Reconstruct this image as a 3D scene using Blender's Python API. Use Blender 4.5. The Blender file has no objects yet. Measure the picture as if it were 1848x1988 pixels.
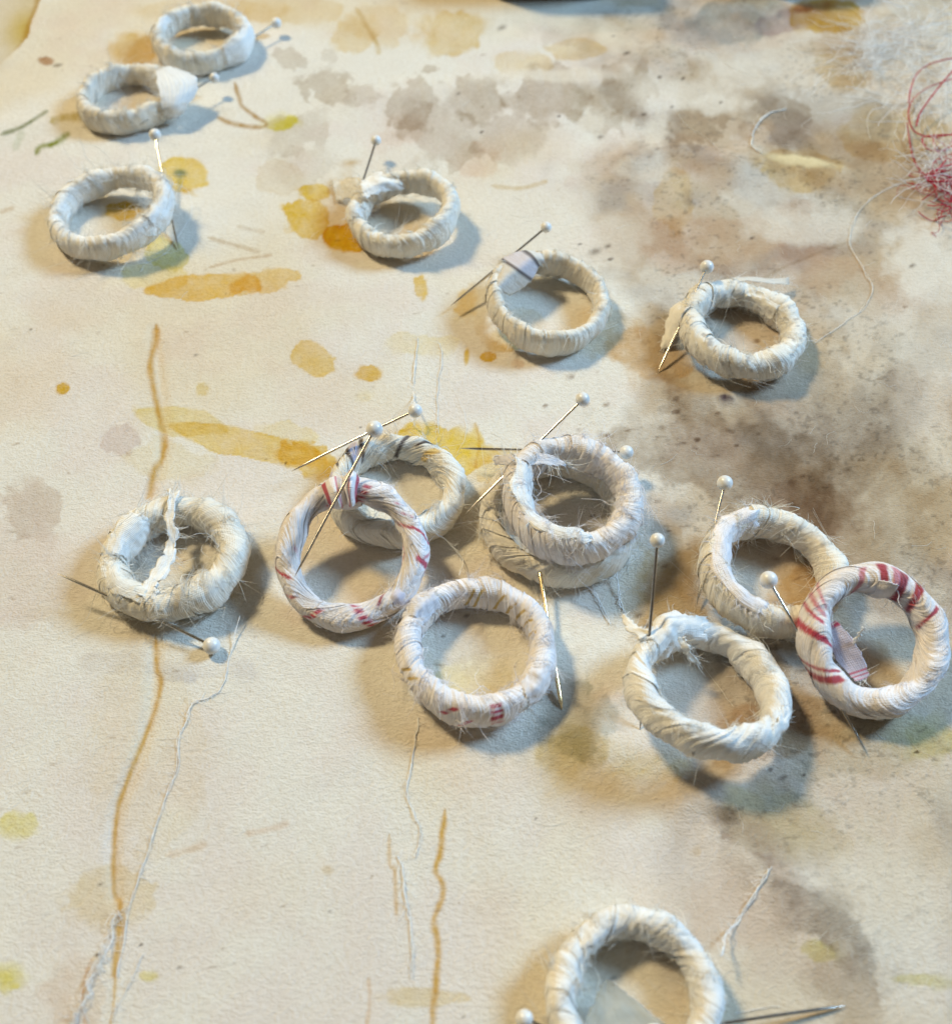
import bpy, math, random
import numpy as np
from mathutils import Vector

# ------------------------------------------------------------------ camera, world, lamps, exposure
MM = 0.001
sc = bpy.context.scene
col = sc.collection
PITCH = math.radians(53.0)          # the camera looks down at the table by this much
DIST = 275.0                        # mm from the lens to the table along the axis
FPX, CX, CY = 2236.0, 924.0, 994.0  # focal length and centre, in pixels of the image, 1848 wide
CAM = np.array([0.0, -DIST * math.cos(PITCH), DIST * math.sin(PITCH)])
FWD = np.array([0.0, math.cos(PITCH), -math.sin(PITCH)])
UP = np.array([0.0, math.sin(PITCH), math.cos(PITCH)])

cam_d = bpy.data.cameras.new('camera'); cam = bpy.data.objects.new('camera', cam_d); col.objects.link(cam)
cam.location = Vector(CAM * MM); cam.rotation_euler = (math.pi / 2 - PITCH, 0, 0)
cam_d.sensor_fit = 'HORIZONTAL'; cam_d.sensor_width = 36.0; cam_d.lens = 36.0 * FPX / 1848.0
cam_d.clip_start = 0.005; cam_d.clip_end = 20.0
cam_d.dof.use_dof = True; cam_d.dof.focus_distance = 0.268; cam_d.dof.aperture_fstop = 17.0
sc.camera = cam

w = bpy.data.worlds.new('World'); sc.world = w; w.use_nodes = True
bg = w.node_tree.nodes['Background']; bg.inputs[0].default_value = (1.0, 0.87, 0.66, 1); bg.inputs[1].default_value = 0.07

def area(name, pos, size, color, power):
    l = bpy.data.lights.new(name, 'AREA'); l.shape = 'DISK'; l.size = size * MM; l.color = color; l.energy = power
    o = bpy.data.objects.new(name, l); col.objects.link(o)
    o.location = Vector(pos) * MM
    o.rotation_euler = (Vector((0, 40, 0)) - Vector(pos)).to_track_quat('-Z', 'Y').to_euler()
    return o
area('desk_lamp', (-1450, 1180, 2250), 420, (1.0, 0.81, 0.48), 69.0)
area('window_light', (1230, 480, 980), 470, (0.42, 0.69, 1.0), 29.0)

sc.view_settings.view_transform = 'Standard'; sc.view_settings.look = 'None'
sc.view_settings.exposure = 0.12; sc.view_settings.gamma = 1.0

# ------------------------------------------------------------------ helpers
def at(x, y, z=0.0):
    """point of the place at height z (mm) that the camera ray through image pixel (x, y) hits"""
    d = FWD * FPX + np.array([1.0, 0, 0]) * (x - CX) - UP * (y - CY)
    t = (z - CAM[2]) / d[2]
    return CAM + d * t
def ray(x, y):
    d = FWD * FPX + np.array([1.0, 0, 0]) * (x - CX) - UP * (y - CY)
    return d / np.linalg.norm(d)
def sheet(P):  # projects points through the camera to image pixel positions
    """inverse of at() for arrays of points"""
    q = P - CAM
    dep = q @ FWD
    return CX + FPX * q[..., 0] / dep, CY - FPX * (q @ UP) / dep
def scale_at(P):
    return FPX / float((P - CAM) @ FWD)

_rt = np.random.RandomState(7)
TAB = _rt.rand(8, 512, 512)
def vnoise(x, y, s=0):
    x = np.asarray(x, float); y = np.asarray(y, float)
    xi = np.floor(x).astype(int); yi = np.floor(y).astype(int)
    fx = x - xi; fy = y - yi
    fx = fx * fx * (3 - 2 * fx); fy = fy * fy * (3 - 2 * fy)
    T = TAB[s % 8]
    sh = (s // 8) * 57
    a = (xi + sh) % 512; b = (yi + sh * 3) % 512; a1 = (a + 1) % 512; b1 = (b + 1) % 512
    return (T[a, b] * (1 - fx) + T[a1, b] * fx) * (1 - fy) + (T[a, b1] * (1 - fx) + T[a1, b1] * fx) * fy
def fbm(x, y, s=0, o=4):
    r = 0; amp = 0.5; tot = 0
    for i in range(o):
        r = r + amp * vnoise(x * 2 ** i + 17.3 * i, y * 2 ** i + 5.1 * i, s + i); tot += amp; amp *= 0.55
    return r / tot
def sstep(a, b, x):
    t = np.clip((x - a) / (b - a), 0, 1); return t * t * (3 - 2 * t)

def tag(o, label=None, cat=None, group=None, kind=None):
    if label: o['label'] = label
    if cat: o['category'] = cat
    if group: o['group'] = group
    if kind: o['kind'] = kind
    return o
def empty(name, loc, label, cat, group=None):
    o = bpy.data.objects.new(name, None); col.objects.link(o)
    o.location = Vector(loc) * MM; o.empty_display_size = 0.005
    return tag(o, label, cat, group)
def mesh_obj(name, V, F, mat, parent=None, base=(0, 0, 0), C=None, UV=None, smooth=True):
    """V in mm, F an (n,k) array; one linked mesh object"""
    V = np.asarray(V, float); F = np.asarray(F, np.int64)
    me = bpy.data.meshes.new(name)
    n, k = F.shape
    me.vertices.add(len(V)); me.loops.add(n * k); me.polygons.add(n)
    me.vertices.foreach_set('co', ((V - np.asarray(base)) * MM).astype(np.float32).ravel())
    me.loops.foreach_set('vertex_index', F.astype(np.int32).ravel())
    me.polygons.foreach_set('loop_start', (np.arange(n) * k).astype(np.int32))
    me.polygons.foreach_set('loop_total', np.full(n, k, np.int32))
    me.polygons.foreach_set('use_smooth', np.full(n, smooth))
    me.update(calc_edges=True)
    if C is not None:
        a = me.color_attributes.new('Col', 'FLOAT_COLOR', 'POINT')
        cc = np.ones((len(V), 4), np.float32); cc[:, :3] = C
        a.data.foreach_set('color', cc.ravel())
    if UV is not None:
        a = me.attributes.new('strip', 'FLOAT2', 'POINT')
        a.data.foreach_set('vector', np.asarray(UV, np.float32).ravel())
    me.materials.append(mat)
    o = bpy.data.objects.new(name, me); col.objects.link(o)
    if parent is not None: o.parent = parent
    else: o.location = Vector(base) * MM
    return o
def grid_faces(nu, nv, wrap_v=False):
    i = np.arange(nu - 1)[:, None]; j = np.arange(nv if wrap_v else nv - 1)[None, :]
    a = i * nv + j; b = i * nv + (j + 1) % nv
    return np.stack([a, a + nv, b + nv, b], -1).reshape(-1, 4)
def tubes(lines, radii, sides=4, taper=0.5):
    """many thin round threads in one vertex/face array; lines: list of (k,3)"""
    VV = []; FF = []; off = 0
    for L, r in zip(lines, radii):
        L = np.asarray(L, float); k = len(L)
        T = np.gradient(L, axis=0); T /= np.linalg.norm(T, axis=1)[:, None] + 1e-9
        ref = np.array([0.31, 0.22, 0.92])
        A = np.cross(T, ref); A /= np.linalg.norm(A, axis=1)[:, None] + 1e-9
        B = np.cross(T, A)
        rr = np.asarray(r) * np.ones(k) if np.ndim(r) else r * (1 - taper * np.linspace(0, 1, k) ** 2)
        ang = np.arange(sides) * 2 * math.pi / sides
        ring = L[:, None, :] + rr[:, None, None] * (np.cos(ang)[None, :, None] * A[:, None, :] + np.sin(ang)[None, :, None] * B[:, None, :])
        VV.append(ring.reshape(-1, 3)); FF.append(grid_faces(k, sides, True) + off); off += k * sides
    return np.concatenate(VV), np.concatenate(FF)
def spline(P, n):
    """Catmull-Rom through the points"""
    P = np.asarray(P, float)
    Q = np.vstack([2 * P[0] - P[1], P, 2 * P[-1] - P[-2]])
    t = np.linspace(0, len(P) - 1 - 1e-6, n); i = t.astype(int); f = (t - i)[:, None]
    a, b, c, d = Q[i], Q[i + 1], Q[i + 2], Q[i + 3]
    return 0.5 * (2 * b + (c - a) * f + (2 * a - 5 * b + 4 * c - d) * f ** 2 + (3 * b - a - 3 * c + d) * f ** 3)

# ------------------------------------------------------------------ materials
def new_mat(name):
    m = bpy.data.materials.new(name); m.use_nodes = True
    nt = m.node_tree; b = nt.nodes['Principled BSDF']
    return m, nt, b
def N(nt, t, **kw):
    n = nt.nodes.new(t)
    for k, v in kw.items(): setattr(n, k, v)
    return n
def coords(nt, sx, sy, sz):
    tc = N(nt, 'ShaderNodeTexCoord'); mp = N(nt, 'ShaderNodeMapping')
    mp.inputs['Scale'].default_value = (sx, sy, sz); nt.links.new(tc.outputs['Object'], mp.inputs[0])
    return mp.outputs[0]
def mul(nt, a, b, fac=1.0):
    m = N(nt, 'ShaderNodeMix', data_type='RGBA', blend_type='MULTIPLY'); m.inputs[0].default_value = fac
    nt.links.new(a, m.inputs[6]); nt.links.new(b, m.inputs[7]); return m.outputs[2]

def paper_material():
    m, nt, b = new_mat('stained_rag_paper')
    at_ = N(nt, 'ShaderNodeAttribute', attribute_name='Col')
    # short fibres lying mostly across the sheet
    n1 = N(nt, 'ShaderNodeTexNoise'); n1.inputs['Scale'].default_value = 1; n1.inputs['Detail'].default_value = 5; n1.inputs['Roughness'].default_value = .65
    nt.links.new(coords(nt, 720, 1200, 720), n1.inputs['Vector'])
    n2 = N(nt, 'ShaderNodeTexNoise'); n2.inputs['Scale'].default_value = 1; n2.inputs['Detail'].default_value = 4
    nt.links.new(coords(nt, 2000, 2800, 2000), n2.inputs['Vector'])
    r = N(nt, 'ShaderNodeValToRGB'); r.color_ramp.elements[0].position = .3; r.color_ramp.elements[1].position = .62
    r.color_ramp.elements[0].color = (.80, .77, .72, 1); r.color_ramp.elements[1].color = (1, 1, 1, 1)
    nt.links.new(n1.outputs[0], r.inputs[0])
    nt.links.new(mul(nt, at_.outputs['Color'], r.outputs[0], .55), b.inputs['Base Color'])
    ad = N(nt, 'ShaderNodeMath', operation='MULTIPLY_ADD'); ad.inputs[1].default_value = .8
    nt.links.new(n2.outputs[0], ad.inputs[0]); nt.links.new(n1.outputs[0], ad.inputs[2])
    bp = N(nt, 'ShaderNodeBump'); bp.inputs['Strength'].default_value = .7; bp.inputs['Distance'].default_value = .00048
    nt.links.new(ad.outputs[0], bp.inputs['Height']); nt.links.new(bp.outputs[0], b.inputs['Normal'])
    b.inputs['Roughness'].default_value = .92; b.inputs['Specular IOR Level'].default_value = .15
    return m
def cloth_material(name='cotton_cloth', alpha=1.0):
    m, nt, b = new_mat(name)
    at_ = N(nt, 'ShaderNodeAttribute', attribute_name='Col')
    st = N(nt, 'ShaderNodeAttribute', attribute_name='strip')
    sep = N(nt, 'ShaderNodeSeparateXYZ'); nt.links.new(st.outputs['Vector'], sep.inputs[0])
    hs = []
    for o, per in ((0, .42), (1, .36)):     # plain weave: warp and weft threads, period in mm
        k = N(nt, 'ShaderNodeMath', operation='MULTIPLY'); k.inputs[1].default_value = 2 * math.pi / per
        s = N(nt, 'ShaderNodeMath', operation='SINE')
        nt.links.new(sep.outputs[o], k.inputs[0]); nt.links.new(k.outputs[0], s.inputs[0]); hs.append(s.outputs[0])
    wv = N(nt, 'ShaderNodeMath', operation='ADD'); nt.links.new(hs[0], wv.inputs[0]); nt.links.new(hs[1], wv.inputs[1])
    mp = N(nt, 'ShaderNodeMapping'); mp.inputs['Scale'].default_value = (.35, 3.2, 1); nt.links.new(st.outputs['Vector'], mp.inputs[0])
    n1 = N(nt, 'ShaderNodeTexNoise'); n1.inputs['Scale'].default_value = 1; n1.inputs['Detail'].default_value = 4
    nt.links.new(mp.outputs[0], n1.inputs['Vector'])
    n2 = N(nt, 'ShaderNodeTexNoise'); n2.inputs['Scale'].default_value = 700; n2.inputs['Detail'].default_value = 4
    tc = N(nt, 'ShaderNodeTexCoord'); nt.links.new(tc.outputs['Object'], n2.inputs['Vector'])
    sm = N(nt, 'ShaderNodeMath', operation='MULTIPLY_ADD'); sm.inputs[1].default_value = .085
    nt.links.new(wv.outputs[0], sm.inputs[0]); nt.links.new(n1.outputs[0], sm.inputs[2])
    s2 = N(nt, 'ShaderNodeMath', operation='ADD'); nt.links.new(sm.outputs[0], s2.inputs[0]); nt.links.new(n2.outputs[0], s2.inputs[1])
    bp = N(nt, 'ShaderNodeBump'); bp.inputs['Strength'].default_value = .7; bp.inputs['Distance'].default_value = .00035
    nt.links.new(s2.outputs[0], bp.inputs['Height'])
    r = N(nt, 'ShaderNodeValToRGB'); r.color_ramp.elements[0].position = .3; r.color_ramp.elements[1].position = .6
    r.color_ramp.elements[0].color = (.90, .86, .80, 1); r.color_ramp.elements[1].color = (1, 1, 1, 1)
    nt.links.new(n1.outputs[0], r.inputs[0])
    cl = mul(nt, at_.outputs['Color'], r.outputs[0], .6)
    nt.links.new(cl, b.inputs['Base Color']); nt.links.new(bp.outputs[0], b.inputs['Normal'])
    b.inputs['Roughness'].default_value = .95; b.inputs['Specular IOR Level'].default_value = .1
    b.inputs['Sheen Weight'].default_value = .25; b.inputs['Sheen Roughness'].default_value = .5
    out = nt.nodes['Material Output']
    tr = N(nt, 'ShaderNodeBsdfTranslucent'); nt.links.new(cl, tr.inputs[0]); nt.links.new(bp.outputs[0], tr.inputs['Normal'])
    mx = N(nt, 'ShaderNodeMixShader'); mx.inputs[0].default_value = .06
    nt.links.new(b.outputs[0], mx.inputs[1]); nt.links.new(tr.outputs[0], mx.inputs[2])
    last = mx.outputs[0]
    if alpha < 1:
        tp = N(nt, 'ShaderNodeBsdfTransparent'); m2 = N(nt, 'ShaderNodeMixShader'); m2.inputs[0].default_value = alpha
        nt.links.new(tp.outputs[0], m2.inputs[1]); nt.links.new(last, m2.inputs[2]); last = m2.outputs[0]
    nt.links.new(last, out.inputs[0])
    return m
def thread_material(name, c):
    m, nt, b = new_mat(name)
    n = N(nt, 'ShaderNodeTexNoise'); n.inputs['Scale'].default_value = 160; n.inputs['Detail'].default_value = 3
    tc = N(nt, 'ShaderNodeTexCoord'); nt.links.new(tc.outputs['Object'], n.inputs['Vector'])
    r = N(nt, 'ShaderNodeValToRGB'); r.color_ramp.elements[0].position = .3; r.color_ramp.elements[1].position = .65
    r.color_ramp.elements[0].color = tuple(x * .9 for x in c) + (1,); r.color_ramp.elements[1].color = tuple(c) + (1,)
    nt.links.new(n.outputs[0], r.inputs[0]); nt.links.new(r.outputs[0], b.inputs['Base Color'])
    b.inputs['Roughness'].default_value = .85; b.inputs['Specular IOR Level'].default_value = .2
    out = nt.nodes['Material Output']
    tr = N(nt, 'ShaderNodeBsdfTranslucent'); nt.links.new(r.outputs[0], tr.inputs[0])
    mx = N(nt, 'ShaderNodeMixShader'); mx.inputs[0].default_value = .08
    nt.links.new(b.outputs[0], mx.inputs[1]); nt.links.new(tr.outputs[0], mx.inputs[2]); nt.links.new(mx.outputs[0], out.inputs[0])
    return m
def metal_material(name, c, rough):
    m, nt, b = new_mat(name)
    n = N(nt, 'ShaderNodeTexNoise'); n.inputs['Scale'].default_value = 900
    tc = N(nt, 'ShaderNodeTexCoord'); nt.links.new(tc.outputs['Object'], n.inputs['Vector'])
    mr = N(nt, 'ShaderNodeMapRange'); mr.inputs['To Min'].default_value = rough * .7; mr.inputs['To Max'].default_value = rough * 1.4
    nt.links.new(n.outputs[0], mr.inputs[0]); nt.links.new(mr.outputs[0], b.inputs['Roughness'])
    b.inputs['Base Color'].default_value = tuple(c) + (1,); b.inputs['Metallic'].default_value = 1
    return m
def pearl_material():
    m, nt, b = new_mat('pearl_glass')
    n = N(nt, 'ShaderNodeTexNoise'); n.inputs['Scale'].default_value = 420
    tc = N(nt, 'ShaderNodeTexCoord'); nt.links.new(tc.outputs['Object'], n.inputs['Vector'])
    r = N(nt, 'ShaderNodeValToRGB'); r.color_ramp.elements[0].color = (.74, .73, .70, 1); r.color_ramp.elements[1].color = (.86, .86, .85, 1)
    nt.links.new(n.outputs[0], r.inputs[0]); nt.links.new(r.outputs[0], b.inputs['Base Color'])
    b.inputs['Roughness'].default_value = .3; b.inputs['Coat Weight'].default_value = .12; b.inputs['Coat Roughness'].default_value = .1
    b.inputs['Subsurface Weight'].default_value = .15; b.inputs['Subsurface Radius'].default_value = (.001, .001, .001)
    return m
def plain_material(name, c, rough):
    m, nt, b = new_mat(name)
    n = N(nt, 'ShaderNodeTexNoise'); n.inputs['Scale'].default_value = 300; n.inputs['Detail'].default_value = 4
    tc = N(nt, 'ShaderNodeTexCoord'); nt.links.new(tc.outputs['Object'], n.inputs['Vector'])
    r = N(nt, 'ShaderNodeValToRGB'); r.color_ramp.elements[0].color = tuple(x * .7 for x in c) + (1,); r.color_ramp.elements[1].color = tuple(x * 1.3 for x in c) + (1,)
    nt.links.new(n.outputs[0], r.inputs[0]); nt.links.new(r.outputs[0], b.inputs['Base Color']); b.inputs['Roughness'].default_value = rough
    return m
M_PAPER = paper_material()
M_CLOTH = cloth_material()
M_GAUZE = cloth_material('thin_gauze', .55)
M_FIBRE = thread_material('cotton_fibre', (.93, .91, .85))
M_WHITE = thread_material('white_thread', (.96, .96, .95))
M_LILAC = thread_material('lilac_fibre', (.95, .92, .94))
M_RED = thread_material('red_thread', (.50, .03, .06))
M_TAN = thread_material('tan_thread', (.50, .41, .30))
M_STEEL = metal_material('pin_steel', (.62, .58, .52), .22)
M_BRASS = metal_material('needle_gilt', (.86, .66, .36), .25)
M_PEARL = pearl_material()
M_BLACK = plain_material('black_plastic', (.010, .010, .012), .4)
M_CORE = plain_material('plastic_hoop', (.55, .50, .42), .5)

# ------------------------------------------------------------------ the stained paper
YS = [-150.0]
while YS[-1] < 330:
    y = YS[-1]; YS.append(y + (0.27 + 0.50 * max(0.0, min(1.0, (y + 120) / 330.0))))
YS = np.array(YS); XS = np.linspace(-1, 1, 860)
GX, GY = np.meshgrid(XS, YS, indexing='ij'); GX = GX * np.interp(GY, [-150, 330], [104, 222])
nx, ny = GX.shape
gx = GX.ravel(); gy = GY.ravel()
PX, PY = sheet(np.stack([gx, gy, np.zeros_like(gx)], -1))  # image pixel of each vertex; blots and drips are placed in these

def relief(x, y, px, py):
    z = 1.6 * (fbm(x / 46, y / 46, 3, 3) - .5) * (0.4 + 0.6 * sstep(700, 1500, px))
    z += 0.30 * (fbm(x / 9, y / 9, 5, 4) - .5)
    def ridge(pts, h, wd):
        P = np.array([at(a, b)[:2] for a, b in pts]); P = spline(np.c_[P, np.zeros(len(P))], 24 if wd > 3 else 150)[:, :2]
        lo = P.min(0) - 4 * wd; hi = P.max(0) + 4 * wd
        idx = np.where((x > lo[0]) & (x < hi[0]) & (y > lo[1]) & (y < hi[1]))[0]
        d = np.full(len(idx), 1e9)
        for k in range(len(P)): d = np.minimum(d, (x[idx] - P[k, 0]) ** 2 + (y[idx] - P[k, 1]) ** 2)
        z[idx] += h * np.exp(-d / wd ** 2)
    ridge([(1225, 312), (1300, 296), (1395, 312), (1450, 300)], 1.7, 5.5)
    ridge([(1440, 330), (1530, 318), (1640, 345)], 1.5, 6)
    ridge([(1120, 1415), (1200, 1450), (1300, 1455)], 1.3, 6)
    ridge([(1330, 1560), (1400, 1545)], 1.5, 4)
    ridge([(1400, 1620), (1500, 1700), (1640, 1830)], 1.2, 7)
    ridge([(1260, 745), (1340, 770), (1410, 770)], 0.9, 4)
    ridge([(700, 190), (900, 170), (1150, 150), (1400, 95)], 1.0, 9)
    ridge([(230, 175), (120, 230), (0, 250)], 0.7, 7)
    ridge([(302, 1250), (285, 1420), (224, 1590), (225, 1740)], -0.55, 1.5)
    ridge([(300, 640), (318, 860), (292, 960)], -0.45, 1.5)
    return z
gz = relief(gx, gy, PX, PY)

# colour of the sheet itself: rag paper, washes, blots, drips, specks (pigment, with some painted shade and light)
C = np.ones((len(gx), 3)) * np.array([.775, .742, .668])
big = fbm(gx / 60, gy / 60, 11, 4)[:, None]; mid = fbm(gx / 19, gy / 19, 12, 4)[:, None]; fine = fbm(gx / 5, gy / 5, 13, 4)[:, None]
C *= 1 - .10 * sstep(.45, .7, big) * np.array([.3, .9, 2.0])
C *= 1 - .05 * sstep(.4, .7, mid) * np.array([.5, 1.2, 1.0])
C *= .97 + .06 * fine
def stain_mask(cx, cy, rx, ry, rot, soft, rough, seed):
    R = max(rx, ry) * 1.9
    idx = np.where((np.abs(PX - cx) < R) & (np.abs(PY - cy) < R))[0]
    dx = PX[idx] - cx; dy = PY[idx] - cy
    f = 2.2 / max(rx, ry)
    qa = PX[idx] * .82 + PY[idx] * .57 + 300; qb = PY[idx] * .82 - PX[idx] * .57 + 1400
    dx = dx + rough * rx * 1.7 * (fbm(qa * f, qb * f, seed, 6) - .5)
    dy = dy + rough * ry * 1.7 * (fbm(qa * f + 40, qb * f + 9, seed + 1, 6) - .5)
    c, s = math.cos(math.radians(rot)), math.sin(math.radians(rot))
    ex = (dx * c + dy * s) / rx; ey = (-dx * s + dy * c) / ry
    return idx, np.sqrt(ex ** 2 + ey ** 2)
def stain(cx, cy, rx, ry, rgb, soft=.08, rot=0, rough=.5, rim=.0, k=1.0, seed=None):  # lays down pigment blots and also patches of painted shade
    seed = int(cx * 3 + cy * 7) % 60 if seed is None else seed
    idx, r = stain_mask(cx, cy, rx, ry, rot, soft, rough, seed)
    sv = soft * (.5 + 3.2 * sstep(.42, .7, fbm(PX[idx] / 38 + 7, PY[idx] / 38, seed + 5, 3)))
    m = sstep(1 + sv, 1 - sv, r)
    m = m * (.84 + .32 * fbm(PX[idx] / 5, PY[idx] / 4, seed + 2, 3)) * (.66 + .68 * fbm(PX[idx] / 22, PY[idx] / 22, seed + 3, 4))
    if rim: m = m + rim * np.exp(-((r - 1 + soft) / .07) ** 2)
    m = (np.clip(m, 0, 1.3) * k)[:, None]
    C[idx] *= 1 - m * (1 - np.array(rgb))
def lighten(cx, cy, rx, ry, rgb, soft=.25, rot=0, rough=.6, k=1.0):
    idx, r = stain_mask(cx, cy, rx, ry, rot, soft, rough, int(cx + cy) % 60)
    m = (sstep(1 + soft, 1 - soft, r) * k)[:, None]
    C[idx] = C[idx] * (1 - m) + m * np.array(rgb)
def drip(pts, wd, rgb, core=.5, wob=2.0, k=1.0):
    P = spline(np.c_[np.array(pts, float), np.zeros(len(pts))], 40 + 6 * len(pts))[:, :2]
    lo = P.min(0) - 4 * wd - 6; hi = P.max(0) + 4 * wd + 6
    idx = np.where((PX > lo[0]) & (PX < hi[0]) & (PY > lo[1]) & (PY < hi[1]))[0]
    x = PX[idx] + wob * 2 * (fbm(PX[idx] / 30, PY[idx] / 30, 31, 3) - .5); y = PY[idx]
    d = np.full(len(idx), 1e9); t = np.zeros(len(idx))
    for i in range(len(P) - 1):
        a, b = P[i], P[i + 1]; ab = b - a; L = ab @ ab + 1e-9
        u = np.clip(((x - a[0]) * ab[0] + (y - a[1]) * ab[1]) / L, 0, 1)
        dd = np.hypot(x - a[0] - u * ab[0], y - a[1] - u * ab[1])
        q = dd < d; d[q] = dd[q]; t[q] = i / len(P)
    wl = wd * (.65 + .7 * fbm(t * 12, t * 0, 33, 2)) * np.clip(np.minimum(t, 1 - t) * 14 + .35, 0, 1)
    m = sstep(wl * 1.7, wl * .35, d + 1.6 * (fbm(PX[idx] / 6, PY[idx] / 6, 37, 3) - .5)) * .8 + core * np.exp(-(d / (wl * .4 + .3)) ** 2)
    m = (np.clip(m * (.45 + 1.1 * fbm(PX[idx] / 9, PY[idx] / 16, 35, 4)), 0, 1.25) * k)[:, None]
    C[idx] *= 1 - m * (1 - np.array(rgb))

OCH = (.88, .68, .25); YEL = (.96, .88, .58); GRY = (.74, .69, .63); TANC = (.87, .78, .63); PNK = (.90, .79, .71); GRN = (.62, .66, .40)
# the right-hand side is soaked brown and grey
rm = sstep(.42, .62, .62 * sstep(880, 1560, PX) + .55 * fbm(gx / 34, gy / 34, 21, 5) - .14 + .10 * sstep(1500, 300, PY))[:, None]
rm = rm * (1 - .75 * sstep(1480, 1200, PX + .35 * (PY - 1500))[:, None] * sstep(1350, 1500, PY)[:, None]) * (1 - .5 * sstep(1560, 1700, PY))[:, None]
hue = fbm(gx / 26 + 3, gy / 26, 22, 4)[:, None]
brown = np.array([.73, .64, .54]) * (1 - sstep(.42, .6, hue)) + np.array([.62, .58, .55]) * sstep(.42, .6, hue)
blot = sstep(.40, .60, fbm(gx / 14, gy / 20, 24, 5))[:, None]
C *= 1 - rm * (1 - brown) * (.64 + .48 * blot)
sp = sstep(.64, .74, fbm(gx / 1.6, gy / 1.1, 26, 3))[:, None] * sstep(.42, .6, fbm(gx / 22, gy / 22, 27, 3))[:, None]
C *= 1 - .30 * sp * rm
# top band of grey-brown round blots
for (x, y, a, b, k) in [(562, 112, 36, 22, .7), (632, 166, 55, 33, .9), (570, 262, 66, 40, .6), (705, 192, 40, 22, .6), (800, 205, 50, 46, .9), (856, 255, 74, 62, .8),
                        (925, 188, 56, 46, 1), (1066, 188, 76, 62, 1.1), (1215, 172, 50, 58, .9), (1345, 236, 74, 44, 1), (1180, 215, 60, 50, .7), (985, 270, 70, 48, .7),
                        (590, 330, 60, 40, .35), (1080, 72, 40, 14, .5), (835, 134, 15, 8, 1), (640, 108, 20, 12, .4), (1515, 225, 85, 50, .9), (1620, 250, 110, 70, .7), (1475, 165, 60, 30, .5),
                        (1290, 130, 70, 40, .5), (1700, 330, 140, 60, .6), (1530, 300, 70, 40, .6)]:
    stain(x, y, a, b, GRY, .15, (x * 7 + y) % 50 - 25, .85, .07, k)
for (x, y, a, b, k) in [(690, 70, 42, 38, .6), (880, 66, 66, 42, .8), (740, 45, 60, 40, .4), (260, 95, 46, 34, .9), (1010, 120, 60, 24, .5), (1120, 95, 60, 22, .6), (560, 20, 120, 30, .45), (420, 20, 160, 26, .4),
                        (1550, 330, 80, 40, .7), (1310, 390, 40, 60, .6), (1600, 30, 70, 34, 1.2), (1720, 260, 120, 50, .6), (1640, 130, 60, 40, .5)]:
    stain(x, y, a, b, (.86, .70, .40), .12, 0, .5, .08, k)
for (x, y, a, b, k) in [(930, 310, 46, 34, .8), (1400, 60, 120, 40, .6), (1290, 300, 120, 50, .6), (1420, 480, 180, 60, .9), (1545, 405, 36, 22, .9), (1180, 390, 90, 60, .35), (760, 300, 60, 40, .3), (1600, 500, 90, 60, .5), (1740, 560, 40, 50, .5), (1480, 570, 120, 60, .5),
                        (780, 250, 40, 30, .5), (330, 650, 70, 120, .16), (660, 1150, 120, 80, .2), (1180, 1380, 60, 40, .4), (1640, 1300, 60, 60, .4), (1450, 1760, 110, 90, .3), (1600, 1480, 120, 60, .3)]:
    stain(x, y, a, b, PNK, .2, 0, .5, 0, k)
# pale islands; the first is a lit band painted into the colour
for (x, y, a, b, k) in [(1090, 152, 130, 14, .8), (960, 405, 170, 48, .85), (1275, 262, 26, 40, .8), (1395, 200, 60, 18, .8), (1150, 238, 26, 16, .7), (1330, 175, 90, 22, .6), (1560, 440, 110, 34, .7), (1790, 500, 60, 70, .85), (1800, 700, 60, 160, .5),
                        (1430, 140, 70, 24, .6), (1180, 470, 80, 60, .5), (1010, 470, 90, 40, .6), (1480, 1010, 60, 30, .2), (1250, 330, 60, 18, .5), (1710, 600, 60, 30, .3)]:
    lighten(x, y, a, b, (.76, .70, .60), .4, 0, .9, k * .9)
lighten(1560, 318, 60, 12, (.82, .70, .42), .4, 8, .6, .7)
# yellow and ochre paint, and some ring and fold shade put into the colour
stain(356, 338, 46, 33, (.92, .74, .30), .05, 15, .3, .15, 1)
stain(238, 410, 36, 17, OCH, .08, 0, .4, .1, 1.05)
stain(322, 492, 42, 32, (.85, .80, .45), .06, 25, .5, .15, .95)
stain(300, 540, 72, 28, YEL, .08, 5, .5, .1, .8)
stain(400, 556, 112, 25, (.92, .70, .32), .06, -3, .6, .12, 1); stain(515, 548, 66, 22, (.92, .74, .40), .07, -14, .6, .12, .9)
stain(598, 425, 50, 36, OCH, .06, 20, .4, .12, .95); stain(610, 375, 30, 17, (.90, .70, .22), .08, 0, .5, .1, 1); stain(668, 464, 46, 27, (.84, .58, .13), .06, 10, .35, .15, 1.1)
stain(545, 345, 46, 36, TANC, .07, 0, .4, .1, .5); stain(655, 400, 40, 50, TANC, .08, 0, .5, 0, .6)
stain(608, 697, 46, 31, (.92, .76, .42), .06, 25, .3, .15, .95); stain(716, 724, 24, 16, (.88, .66, .28), .08, 0, .3, .15, 1); stain(122, 755, 13, 11, (.80, .55, .10), .1, -20, .2, .4, 1.1)
stain(817, 556, 13, 23, (.90, .70, .30), .1, -12, .5, .1, 1); stain(708, 770, 16, 10, YEL, .2, 0, .4, 0, .5)
stain(345, 818, 90, 26, (.93, .84, .52), .06, 10, .4, .15, .9); stain(480, 862, 150, 27, (.93, .77, .40), .06, 13, .35, .12, 1); stain(600, 892, 58, 36, (.90, .70, .30), .08, 25, .5, .12, 1)
stain(560, 845, 60, 26, YEL, .08, 10, .5, .1, .6); stain(870, 868, 96, 42, (.92, .74, .28), .06, 12, .5, .12, 1); stain(975, 905, 60, 40, (.90, .74, .40), .1, 0, .6, 0, .7)
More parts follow.
